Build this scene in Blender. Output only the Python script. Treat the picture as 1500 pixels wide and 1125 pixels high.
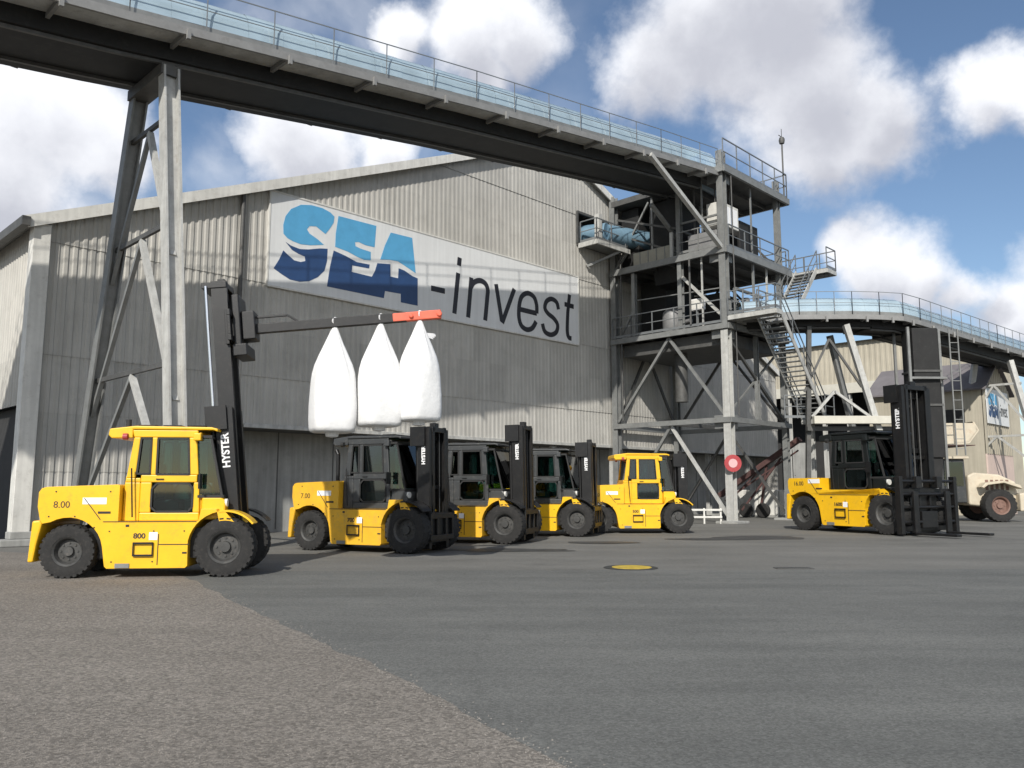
import bpy, math, random
from mathutils import Vector, Matrix, noise as mnoise
random.seed(7)
S = bpy.context.scene
for o in list(bpy.data.objects): bpy.data.objects.remove(o)
R = math.radians

# ---------------------------------------------------------------- camera
cam = bpy.data.objects.new('camera', bpy.data.cameras.new('camera'))
S.collection.objects.link(cam)
cam.location = (0, 0, 1.6)
cam.rotation_euler = (R(90 + 7.243), 0, 0)
cam.data.sensor_width = 36; cam.data.lens = 28.8
cam.data.clip_start = .1; cam.data.clip_end = 3000
S.camera = cam
S.render.resolution_x = 1024; S.render.resolution_y = 768
S.view_settings.view_transform = 'Standard'; S.view_settings.look = 'None'
S.view_settings.gamma = 1; S.view_settings.use_curve_mapping = False
S.view_settings.exposure = 0.68

# ---------------------------------------------------------------- sun and sky
LD = Vector((.22, .975, 0)).normalized()          # horizontal direction the light travels
ELEV = 34.5
sd = bpy.data.lights.new('sun', 'SUN'); sd.energy = 2.95; sd.angle = R(.7); sd.color = (1, .955, .88)
sun = bpy.data.objects.new('sun', sd); S.collection.objects.link(sun)
tv = Vector((LD.x * math.cos(R(ELEV)), LD.y * math.cos(R(ELEV)), -math.sin(R(ELEV))))
sun.rotation_euler = tv.to_track_quat('-Z', 'Y').to_euler()

W = bpy.data.worlds.new('World'); S.world = W; W.use_nodes = True
nt = W.node_tree; nt.nodes.clear()
def N(t, **k):
    n = nt.nodes.new(t)
    for a, b in k.items(): setattr(n, a, b)
    return n
def L(a, b): nt.links.new(a, b)
def Mt(op, a, b=None, c=None, clamp=False):
    n = N('ShaderNodeMath', operation=op); n.use_clamp = clamp
    for i, q in enumerate((a, b, c)):
        if q is None: continue
        if isinstance(q, (int, float)): n.inputs[i].default_value = q
        else: L(q, n.inputs[i])
    return n.outputs[0]
SKY_K = .072
sky = N('ShaderNodeTexSky', sky_type='NISHITA'); sky.sun_disc = False
sky.sun_elevation = R(ELEV); sky.sun_rotation = R(193); sky.altitude = 0
sky.air_density = 1.0; sky.dust_density = .25; sky.ozone_density = 2.4
tc = N('ShaderNodeTexCoord')
nz = N('ShaderNodeTexNoise'); nz.inputs['Scale'].default_value = 5; nz.inputs['Detail'].default_value = 7; nz.inputs['Roughness'].default_value = .58
L(tc.outputs['Generated'], nz.inputs['Vector'])
sub = N('ShaderNodeVectorMath', operation='SUBTRACT'); L(nz.outputs['Color'], sub.inputs[0]); sub.inputs[1].default_value = (.5, .5, .5)
scl = N('ShaderNodeVectorMath', operation='SCALE'); L(sub.outputs[0], scl.inputs[0]); scl.inputs['Scale'].default_value = .13
add = N('ShaderNodeVectorMath', operation='ADD'); L(tc.outputs['Generated'], add.inputs[0]); L(scl.outputs[0], add.inputs[1])
dw = add.outputs[0]
BL = [(.225,.844,.487,.10),(.319,.844,.431,.10),(.392,.828,.40,.062),(.181,.867,.459,.075),(.34,.867,.363,.066),(.276,.812,.514,.11),
      (.383,.843,.376,.06),(.471,.788,.395,.044),(.501,.768,.399,.040),(.394,.883,.255,.050),(.444,.865,.235,.05),(.479,.85,.22,.036),
      (.528,.833,.183,.050),(-.122,.856,.502,.045),(-.046,.869,.493,.062),(.018,.863,.505,.068),(-.024,.89,.455,.052),
      (-.48,.793,.376,.10),(-.528,.789,.316,.10),(-.439,.826,.354,.066),(-.54,.813,.267,.05),(-.248,.888,.388,.075),(-.16,.905,.40,.05),
      (-.46,.86,.22,.05),(.56,.80,.22,.06),(-.62,.68,.38,.16),(.62,.66,.42,.12),(-.1,.99,.12,.05)]
def blobs(vec):
    dn = None
    for x, y, z, r in BL:
        ds = N('ShaderNodeVectorMath', operation='DISTANCE'); L(vec, ds.inputs[0])
        v = Vector((x, y, z)).normalized(); ds.inputs[1].default_value = v
        m = Mt('MULTIPLY_ADD', ds.outputs['Value'], -1 / r, 1.0)
        m = Mt('MAXIMUM', m, -.6)
        dn = m if dn is None else Mt('SMOOTH_MAX', dn, m, .25)
    return dn
dens = blobs(dw)
upv = N('ShaderNodeVectorMath', operation='ADD'); L(dw, upv.inputs[0]); upv.inputs[1].default_value = (-.01, 0, .045)
dens_up = blobs(upv.outputs[0])                    # how much cloud lies above this point
# other clouds round the rest of the sky
nb = N('ShaderNodeTexNoise'); nb.inputs['Scale'].default_value = 2.2; nb.inputs['Detail'].default_value = 3
L(dw, nb.inputs['Vector'])
sp = N('ShaderNodeSeparateXYZ'); L(tc.outputs['Generated'], sp.inputs[0])
back = Mt('MULTIPLY_ADD', sp.outputs['Y'], -1.6, .55, clamp=True)     # only where the photograph does not look
gen = Mt('SUBTRACT', Mt('MULTIPLY', Mt('SUBTRACT', nb.outputs['Fac'], .47), 5.0), Mt('MULTIPLY', Mt('SUBTRACT', 1.0, back), 3.0))
dens = Mt('MAXIMUM', dens, gen)
n2 = N('ShaderNodeTexNoise'); n2.inputs['Scale'].default_value = 11; n2.inputs['Detail'].default_value = 8; n2.inputs['Roughness'].default_value = .6
L(tc.outputs['Generated'], n2.inputs['Vector'])
d2 = Mt('ADD', dens, Mt('MULTIPLY', Mt('SUBTRACT', n2.outputs['Fac'], .5), 1.1))
mask = N('ShaderNodeMapRange', interpolation_type='SMOOTHSTEP'); L(d2, mask.inputs[0])
mask.inputs[1].default_value = -.14; mask.inputs[2].default_value = .52
# thin veil low on the left
veil = N('ShaderNodeTexNoise'); veil.inputs['Scale'].default_value = 3.2; veil.inputs['Detail'].default_value = 6
L(dw, veil.inputs['Vector'])
vm = N('ShaderNodeMapRange', interpolation_type='SMOOTHSTEP'); L(veil.outputs['Fac'], vm.inputs[0]); vm.inputs[1].default_value = .45; vm.inputs[2].default_value = .72
vl = N('ShaderNodeMapRange'); L(sp.outputs['X'], vl.inputs[0]); vl.inputs[1].default_value = .15; vl.inputs[2].default_value = -.3
veilm = Mt('MULTIPLY', Mt('MULTIPLY', vm.outputs[0], vl.outputs[0]), .8)
maskf = Mt('MAXIMUM', mask.outputs[0], veilm)
# cloud tone: bright rims, greyer thick parts
n3 = N('ShaderNodeTexNoise'); n3.inputs['Scale'].default_value = 4.5; n3.inputs['Detail'].default_value = 6
L(dw, n3.inputs['Vector'])
tone = N('ShaderNodeMapRange', interpolation_type='SMOOTHSTEP'); L(Mt('ADD', Mt('MULTIPLY', dens_up, .75), Mt('ADD', Mt('MULTIPLY', Mt('SUBTRACT', n3.outputs['Fac'], .5), .9), Mt('MULTIPLY', Mt('SUBTRACT', n2.outputs['Fac'], .5), -.5))), tone.inputs[0])
tone.inputs[1].default_value = -.12; tone.inputs[2].default_value = .62
cmx = N('ShaderNodeMix', data_type='RGBA'); L(tone.outputs[0], cmx.inputs[0])
k = 1 / SKY_K
cmx.inputs[6].default_value = (.66 * k, .67 * k, .70 * k, 1); cmx.inputs[7].default_value = (.36 * k, .37 * k, .415 * k, 1)
fin = N('ShaderNodeMix', data_type='RGBA'); L(maskf, fin.inputs[0]); L(sky.outputs[0], fin.inputs[6]); L(cmx.outputs[2], fin.inputs[7])
bg = N('ShaderNodeBackground'); bg.inputs['Strength'].default_value = SKY_K; L(fin.outputs[2], bg.inputs['Color'])
L(bg.outputs[0], N('ShaderNodeOutputWorld').inputs[0])

# ---------------------------------------------------------------- frames
TH = R(44.5)
CX, CY = 10.02, 37.72                              # nearest tower column: origin of the site grid
U = Vector((math.sin(TH), math.cos(TH), 0)); V = Vector((-math.cos(TH), math.sin(TH), 0))
def G(a, b, z=0): return Vector((CX, CY, 0)) + U * a + V * b + Vector((0, 0, z))
def Ginv(x, y):
    d = Vector((x - CX, y - CY, 0)); return d.dot(U), d.dot(V)
GROT = R(45.5)

# ---------------------------------------------------------------- materials
MATS = {}
def mat(name, col, rough=.6, metal=0., var=.12, scale=2.0, bump=.0, bscale=60, streak=0., dirt=None, dirt_amt=0., panel=None, spec=.5, coat=0.):
    m = bpy.data.materials.new(name); m.use_nodes = True; t = m.node_tree; t.nodes.clear()
    def n(ty, **k):
        q = t.nodes.new(ty)
        for a, b in k.items(): setattr(q, a, b)
        return q
    l = t.links.new
    out = n('ShaderNodeOutputMaterial'); b = n('ShaderNodeBsdfPrincipled'); l(b.outputs[0], out.inputs[0])
    b.inputs['Roughness'].default_value = rough; b.inputs['Metallic'].default_value = metal
    b.inputs['Specular IOR Level'].default_value = spec; b.inputs['Coat Weight'].default_value = coat
    tcn = n('ShaderNodeTexCoord'); co = tcn.outputs['Object']
    nz = n('ShaderNodeTexNoise'); nz.inputs['Scale'].default_value = scale; nz.inputs['Detail'].default_value = 8; nz.inputs['Roughness'].default_value = .65
    l(co, nz.inputs['Vector'])
    mr = n('ShaderNodeMapRange'); l(nz.outputs['Fac'], mr.inputs[0]); mr.inputs[1].default_value = .3; mr.inputs[2].default_value = .7
    mr.inputs[3].default_value = 1 - var; mr.inputs[4].default_value = 1 + var
    val = mr.outputs[0]
    def mul(a, bb):
        q = n('ShaderNodeMath', operation='MULTIPLY'); l(a, q.inputs[0]); l(bb, q.inputs[1]); return q.outputs[0]
    if streak:
        mp = n('ShaderNodeMapping'); mp.inputs['Scale'].default_value = (7, 7, .35); l(co, mp.inputs[0])
        ns = n('ShaderNodeTexNoise'); ns.inputs['Scale'].default_value = 1; ns.inputs['Detail'].default_value = 6; l(mp.outputs[0], ns.inputs['Vector'])
        ms = n('ShaderNodeMapRange'); l(ns.outputs['Fac'], ms.inputs[0]); ms.inputs[1].default_value = .32; ms.inputs[2].default_value = .68
        ms.inputs[3].default_value = 1 - streak; ms.inputs[4].default_value = 1 + streak * .6
        val = mul(val, ms.outputs[0])
    if panel:
        sx = n('ShaderNodeSeparateXYZ'); l(co, sx.inputs[0])
        cb = n('ShaderNodeCombineXYZ')
        for i, (ax, st, off) in enumerate(panel[:2]):
            q = n('ShaderNodeMath', operation='SUBTRACT'); l(sx.outputs[ax], q.inputs[0]); q.inputs[1].default_value = off
            q2 = n('ShaderNodeMath', operation='DIVIDE'); l(q.outputs[0], q2.inputs[0]); q2.inputs[1].default_value = st
            q3 = n('ShaderNodeMath', operation='FLOOR'); l(q2.outputs[0], q3.inputs[0]); l(q3.outputs[0], cb.inputs[i])
        wn = n('ShaderNodeTexWhiteNoise'); l(cb.outputs[0], wn.inputs[0])
        mw = n('ShaderNodeMapRange'); l(wn.outputs['Value'], mw.inputs[0]); mw.inputs[3].default_value = 1 - panel[2]; mw.inputs[4].default_value = 1 + panel[2]
        val = mul(val, mw.outputs[0])
    vm = n('ShaderNodeVectorMath', operation='SCALE'); vm.inputs[0].default_value = col[:3]; l(val, vm.inputs['Scale'])
    colout = vm.outputs[0]
    if dirt:
        nd = n('ShaderNodeTexNoise'); nd.inputs['Scale'].default_value = scale * 2.3; nd.inputs['Detail'].default_value = 9; nd.inputs['Roughness'].default_value = .75
        ad = n('ShaderNodeVectorMath', operation='ADD'); l(co, ad.inputs[0]); ad.inputs[1].default_value = (7, 3, 5); l(ad.outputs[0], nd.inputs['Vector'])
        md = n('ShaderNodeMapRange', interpolation_type='SMOOTHSTEP'); l(nd.outputs['Fac'], md.inputs[0]); md.inputs[1].default_value = .50; md.inputs[2].default_value = .72
        md.inputs[4].default_value = dirt_amt
        mx = n('ShaderNodeMix', data_type='RGBA'); l(md.outputs[0], mx.inputs[0]); l(colout, mx.inputs[6]); mx.inputs[7].default_value = (*dirt, 1)
        colout = mx.outputs[2]
    l(colout, b.inputs['Base Color'])
    if bump:
        nb2 = n('ShaderNodeTexNoise'); nb2.inputs['Scale'].default_value = bscale; nb2.inputs['Detail'].default_value = 5; l(co, nb2.inputs['Vector'])
        bp = n('ShaderNodeBump'); bp.inputs['Strength'].default_value = bump; bp.inputs['Distance'].default_value = .02
        l(nb2.outputs['Fac'], bp.inputs['Height']); l(bp.outputs[0], b.inputs['Normal'])
    MATS[name] = m
    return m
CLAD = mat('fibre_cement_cladding', (.43, .418, .385), .85, var=.09, scale=.7, streak=.11, panel=((0, 1.0, .3), (2, 1.69, 3.76), .08), dirt=(.26, .25, .22), dirt_amt=.35, bump=.15, bscale=40)
CLAD2 = mat('pale_cladding', (.40, .365, .29), .85, var=.10, scale=.5, streak=.10, panel=((0, 1.2, 0), (2, 1.7, 0), .03))
ROOFM = mat('roof_sheet', (.30, .29, .27), .8, var=.15, scale=.8)
TRIM = mat('white_trim', (.62, .61, .57), .6, var=.10, scale=1.5, streak=.12, dirt=(.30, .28, .25), dirt_amt=.4)
CONC = mat('concrete_wall', (.30, .30, .285), .9, var=.16, scale=.9, streak=.16, bump=.25, dirt=(.16, .16, .15), dirt_amt=.4)
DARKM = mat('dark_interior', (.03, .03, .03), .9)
STEEL = mat('galvanised_steel', (.21, .215, .21), .55, .25, var=.18, scale=2.5, dirt=(.16, .15, .14), dirt_amt=.5)
STEELL = mat('pale_painted_steel', (.42, .42, .40), .6, 0, var=.15, scale=3, streak=.15, dirt=(.26, .23, .19), dirt_amt=.55)
STEELD = mat('dark_steel', (.085, .085, .082), .6, .2, var=.25, scale=3, dirt=(.16, .13, .10), dirt_amt=.3)
GREYP = mat('grey_floor_panel', (.50, .51, .50), .7, .2, var=.2, scale=2, dirt=(.12, .12, .11), dirt_amt=.4)
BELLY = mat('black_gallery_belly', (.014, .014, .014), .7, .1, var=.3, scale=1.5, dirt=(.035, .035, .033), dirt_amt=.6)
RAIL = mat('rail_steel', (.20, .21, .215), .5, .4, var=.15)
YEL = mat('yellow_paint', (.80, .455, .010), .40, 0, var=.07, scale=2.2, dirt=(.36, .22, .05), dirt_amt=.40, coat=.2)
YEL2 = mat('dusty_yellow_paint', (.74, .41, .02), .55, 0, var=.10, scale=2.5, dirt=(.36, .25, .08), dirt_amt=.55)
GCAB = mat('grey_cab_paint', (.042, .045, .047), .45, 0, var=.15, scale=3, dirt=(.16, .15, .13), dirt_amt=.4)
BCAB = mat('black_cab_paint', (.007, .009, .009), .4, 0, var=.15, scale=3)
BLK = mat('black_mast_steel', (.009, .009, .0095), .42, .1, var=.3, scale=4, dirt=(.045, .038, .03), dirt_amt=.45, bump=.1)
RUB = mat('tyre_rubber', (.017, .0165, .016), .85, 0, var=.25, scale=6, dirt=(.075, .068, .06), dirt_amt=.5, bump=.3, bscale=40)
RIM = mat('dark_rim', (.06, .06, .058), .6, .3, var=.3, scale=6, dirt=(.16, .14, .12), dirt_amt=.6)
RIMR = mat('rusty_rim', (.20, .12, .095), .7, .1, var=.2, scale=6)
CHROME = mat('chrome_rod', (.75, .75, .76), .22, 1.0, var=.04)
SEAL = mat('window_rubber', (.02, .02, .02), .7)
SEATM = mat('seat_vinyl', (.03, .03, .032), .6)
WHT = mat('white_print', (.80, .80, .80), .5, var=.03)
INK = mat('dark_print', (.05, .035, .02), .6, var=.05)
RED = mat('red_paint', (.36, .045, .05), .55, var=.15, scale=4)
ORG = mat('orange_sleeve', (.72, .13, .07), .5, var=.12, scale=4, dirt=(.45, .08, .05), dirt_amt=.4)
PINK = mat('faded_pink_print', (.62, .38, .38), .5, var=.05)
BAGM = mat('white_woven_bag', (.74, .74, .735), .85, var=.05, scale=6, bump=.45, bscale=9)
SIGNW = mat('banner_white', (.66, .67, .67), .55, var=.05, scale=.8, streak=.05)
NAVY = mat('banner_navy', (.018, .055, .155), .5, var=.10, scale=2)
BLUEL = mat('banner_light_blue', (.09, .34, .58), .5, var=.08, scale=2)
BLACKI = mat('banner_black', (.012, .012, .018), .5, var=.05)
CREAM = mat('cream_machine_paint', (.53, .47, .365), .5, var=.10, scale=2.5, dirt=(.42, .26, .17), dirt_amt=.5)
PALEB = mat('pale_beam_paint', (.52, .50, .43), .6, var=.08, scale=3)
PINKW = mat('pinkish_render', (.58, .46, .40), .85, var=.08, scale=1.2)
PURP = mat('weathered_purple_roof', (.15, .138, .142), .8, var=.15, scale=1.2)
BEIGE = mat('beige_chute_paint', (.27, .26, .215), .6, var=.12, scale=2, dirt=(.15, .14, .12), dirt_amt=.5)
EDGEM = mat('weathered_beam', (.23, .23, .225), .6, .1, var=.15, scale=2, dirt=(.16, .15, .14), dirt_amt=.5)
GREYM = mat('machine_grey', (.22, .22, .22), .55, .2, var=.15, scale=3)
RUSTM = mat('rust_red_frame', (.075, .035, .032), .75, var=.25, scale=4)
LAMPW = mat('lamp_lens', (.75, .30, .12), .3)
GREEN = mat('green_blue_tube', (.15, .25, .33), .45, .1, var=.12, scale=2)

def glass_mat(name, tint, refl=.12, rough=.03, opac=0.0, body=(.3, .4, .45)):
    m = bpy.data.materials.new(name); m.use_nodes = True; t = m.node_tree; t.nodes.clear()
    out = t.nodes.new('ShaderNodeOutputMaterial'); tr = t.nodes.new('ShaderNodeBsdfTransparent'); tr.inputs[0].default_value = (*tint, 1)
    gl = t.nodes.new('ShaderNodeBsdfGlossy'); gl.inputs['Roughness'].default_value = rough
    fr = t.nodes.new('ShaderNodeFresnel'); fr.inputs[0].default_value = 1.5
    ad = t.nodes.new('ShaderNodeMath'); ad.operation = 'ADD'; ad.inputs[1].default_value = refl; t.links.new(fr.outputs[0], ad.inputs[0])
    df = t.nodes.new('ShaderNodeBsdfDiffuse'); 
    nz = t.nodes.new('ShaderNodeTexNoise'); nz.inputs['Scale'].default_value = 1.3; nz.inputs['Detail'].default_value = 6
    tcn = t.nodes.new('ShaderNodeTexCoord'); t.links.new(tcn.outputs['Object'], nz.inputs['Vector'])
    cr = t.nodes.new('ShaderNodeMix'); cr.data_type = 'RGBA'; t.links.new(nz.outputs['Fac'], cr.inputs[0])
    cr.inputs[6].default_value = (*[c * .75 for c in body], 1); cr.inputs[7].default_value = (*[min(1, c * 1.25) for c in body], 1)
    t.links.new(cr.outputs[2], df.inputs[0])
    m0 = t.nodes.new('ShaderNodeMixShader'); m0.inputs[0].default_value = opac; t.links.new(tr.outputs[0], m0.inputs[1]); t.links.new(df.outputs[0], m0.inputs[2])
    mx = t.nodes.new('ShaderNodeMixShader'); t.links.new(ad.outputs[0], mx.inputs[0]); t.links.new(m0.outputs[0], mx.inputs[1]); t.links.new(gl.outputs[0], mx.inputs[2])
    t.links.new(mx.outputs[0], out.inputs[0]); return m
GLASS = glass_mat('cab_glass', (.34, .50, .48), .05)
COVER = glass_mat('blue_cover_sheet', (.70, .85, .92), .08, .15, .72, (.47, .60, .68))

# ---------------------------------------------------------------- mesh builder
class Root:
    def __init__(s, o, mode, base, rot): s.o = o; s.mode = mode; s.base = base; s.rot = rot
def thing(name, label, cat, base=(0, 0, 0), mode='grid', group=None, rot=0., scale=1.):
    """mode grid: parts are given in site grid coordinates; world: world coordinates; local: own axes"""
    o = bpy.data.objects.new(name, None); S.collection.objects.link(o)
    o.empty_display_size = .3
    b = Vector(base)
    if mode == 'grid': o.location = G(*b); o.rotation_euler = (0, 0, GROT)
    else:
        o.location = b; o.rotation_euler = (0, 0, rot); o.scale = (scale,) * 3
    o['label'] = label; o['category'] = cat
    if group: o['group'] = group
    return Root(o, mode, b, rot)
class MB:
    def __init__(s): s.v = []; s.f = []; s.M = None; s.cut = []
    def mark(s): s.cut.append((len(s.v), len(s.f)))
    def _add(s, vs, fs):
        k = len(s.v)
        for p in vs:
            p = Vector(p)
            if s.M: p = s.M @ p
            s.v.append(p)
        s.f += [tuple(i + k for i in f) for f in fs]; return s
    def box(s, c0, c1):
        x0, y0, z0 = c0; x1, y1, z1 = c1
        x0, x1 = min(x0, x1), max(x0, x1); y0, y1 = min(y0, y1), max(y0, y1); z0, z1 = min(z0, z1), max(z0, z1)
        return s._add([(x0, y0, z0), (x1, y0, z0), (x1, y1, z0), (x0, y1, z0), (x0, y0, z1), (x1, y0, z1), (x1, y1, z1), (x0, y1, z1)],
                      [(0, 3, 2, 1), (4, 5, 6, 7), (0, 1, 5, 4), (1, 2, 6, 5), (2, 3, 7, 6), (3, 0, 4, 7)])
    def bar(s, p, q, w=.1, h=None, up=(0, 0, 1)):
        p = Vector(p); q = Vector(q); h = h or w; d = (q - p).normalized(); up = Vector(up)
        if abs(d.dot(up)) > .98: up = Vector((1, 0, 0))
        sx = d.cross(up).normalized() * (w / 2); sy = sx.cross(d).normalized() * (h / 2)
        vs = []
        for e in (p, q): vs += [e - sx - sy, e + sx - sy, e + sx + sy, e - sx + sy]
        return s._add(vs, [(0, 3, 2, 1), (4, 5, 6, 7), (0, 1, 5, 4), (1, 2, 6, 5), (2, 3, 7, 6), (3, 0, 4, 7)])
    def hbeam(s, p, q, w=.3, t=.04, up=(1, 0, 0)):
        """H section: two flanges and a web"""
        p = Vector(p); q = Vector(q); d = (q - p).normalized(); up = Vector(up)
        if abs(d.dot(up)) > .98: up = Vector((0, 1, 0))
        sx = d.cross(up).normalized(); sy = sx.cross(d).normalized()
        for k in (-1, 1): s.bar(p + sy * k * w / 2, q + sy * k * w / 2, w, t, up)
        s.bar(p, q, t * .8, w - t - .002, up); return s
    def tube(s, p, q, r, n=10, r2=None, cap=True):
        p = Vector(p); q = Vector(q); r2 = r if r2 is None else r2; d = (q - p).normalized()
        up = Vector((0, 0, 1)) if abs(d.z) < .9 else Vector((1, 0, 0))
        a = d.cross(up).normalized(); b = a.cross(d).normalized()
        vs = [p + (a * math.cos(2 * math.pi * i / n) + b * math.sin(2 * math.pi * i / n)) * r for i in range(n)]
        vs += [q + (a * math.cos(2 * math.pi * i / n) + b * math.sin(2 * math.pi * i / n)) * r2 for i in range(n)]
        fs = [(i, (i + 1) % n, n + (i + 1) % n, n + i) for i in range(n)]
        if cap: fs += [tuple(range(n))[::-1], tuple(range(n, 2 * n))]
        return s._add(vs, fs)
    def path(s, pts, r, n=8):
        for a, b in zip(pts[:-1], pts[1:]): s.tube(a, b, r, n)
        return s
    def prism(s, prof, y0, y1, axis='y'):
        """closed profile (x,z) pushed along y (or (y,z) along x, or (x,y) along z)"""
        n = len(prof)
        def P(u, w, t): return {'y': (u, t, w), 'x': (t, u, w), 'z': (u, w, t)}[axis]
        vs = [P(u, w, y0) for u, w in prof] + [P(u, w, y1) for u, w in prof]
        fs = [tuple(range(n)), tuple(range(2 * n - 1, n - 1, -1))] + [(i, n + i, n + (i + 1) % n, (i + 1) % n) for i in range(n)]
        return s._add(vs, fs)
    def lathe(s, prof, c, axis='y', n=32, cap=True):
        """profile of (radius, offset along axis)"""
        m = len(prof); vs = []
        for r, t in prof:
            for i in range(n):
                a = 2 * math.pi * i / n; ca, sa = r * math.cos(a), r * math.sin(a)
                vs.append({'y': (c[0] + ca, c[1] + t, c[2] + sa), 'x': (c[0] + t, c[1] + ca, c[2] + sa), 'z': (c[0] + ca, c[1] + sa, c[2] + t)}[axis])
        fs = []
        for j in range(m - 1):
            for i in range(n): fs.append((j * n + i, j * n + (i + 1) % n, (j + 1) * n + (i + 1) % n, (j + 1) * n + i))
        if prof[0][0] > 0 and cap: fs.append(tuple(range(n)))
        if prof[-1][0] > 0 and cap: fs.append(tuple(range((m - 1) * n, m * n))[::-1])
        return s._add(vs, fs)
    def quad(s, *p): return s._add(p, [tuple(range(len(p)))])
    def each(s, name, m, parent=None, **k):
        """one object per piece (pieces end at mark(), or at every added shape if there are no marks)"""
        if not s.cut: return s.build(name, m, parent, **k)
        o = None; v0 = f0 = 0
        for v1, f1 in s.cut:
            q = MB(); q.v = s.v[v0:v1]; q.f = [tuple(i - v0 for i in f) for f in s.f[f0:f1]]; o = q.build(name, m, parent, **k); v0, f0 = v1, f1
        return o
    def build(s, name, m, parent=None, bevel=0., smooth=False, root=None, label=None, seg=2):
        """parent: Root or (Root, object) for a sub-part"""
        me = bpy.data.meshes.new(name)
        rt = parent if isinstance(parent, Root) else (parent[0] if parent else None)
        par = None if parent is None else (parent.o if isinstance(parent, Root) else parent[1])
        vs = s.v
        if rt and rt.mode in ('grid', 'world'): vs = [p - rt.base for p in vs]
        me.from_pydata([tuple(p) for p in vs], [], s.f)
        import bmesh
        bm = bmesh.new(); bm.from_mesh(me); bmesh.ops.recalc_face_normals(bm, faces=bm.faces); bm.to_mesh(me); bm.free()
        me.materials.append(m)
        o = bpy.data.objects.new(name, me); S.collection.objects.link(o)
        if par: o.parent = par
        if smooth:
            for p in me.polygons: p.use_smooth = True
            try:
                md = o.modifiers.new('wn', 'EDGE_SPLIT'); md.split_angle = R(smooth if isinstance(smooth, (int, float)) and smooth > 1 else 38)
            except Exception: pass
        if bevel:
            b = o.modifiers.new('bevel', 'BEVEL'); b.width = bevel; b.segments = seg; b.limit_method = 'ANGLE'; b.angle_limit = R(40)
        if label: o['label'] = label
        return o
def solo(name, mb, m, label=None, cat=None, group=None, kind=None, base=None, mode='grid', rot=0., **k):
    """a thing that is one mesh"""
    if base is not None:
        b = Vector(base)
        s2 = MB(); s2.v = [p - b for p in mb.v] if mode in ('grid', 'world') else mb.v; s2.f = mb.f
        o = s2.build(name, m, **k)
        if mode == 'grid': o.location = G(*b); o.rotation_euler = (0, 0, GROT)
        else: o.location = b; o.rotation_euler = (0, 0, rot)
    else: o = mb.build(name, m, **k)
    if label: o['label'] = label
    if cat: o['category'] = cat
    if group: o['group'] = group
    if kind: o['kind'] = kind
    return o
def text_part(txt, size, name, m, parent, M, depth=.004, sx=1., bold=0.0, align='CENTER'):
    c = bpy.data.curves.new('t', 'FONT'); c.body = txt; c.size = size; c.extrude = depth; c.offset = bold; c.align_x = align; c.align_y = 'CENTER'
    o = bpy.data.objects.new('t', c); S.collection.objects.link(o)
    dg = bpy.context.evaluated_depsgraph_get(); me = bpy.data.meshes.new_from_object(o.evaluated_get(dg))
    bpy.data.objects.remove(o); me.materials.clear(); me.materials.append(m)
    me.transform(M @ Matrix.Diagonal((sx, 1, 1, 1)))
    q = bpy.data.objects.new(name, me); S.collection.objects.link(q); q.parent = parent; return q

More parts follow.
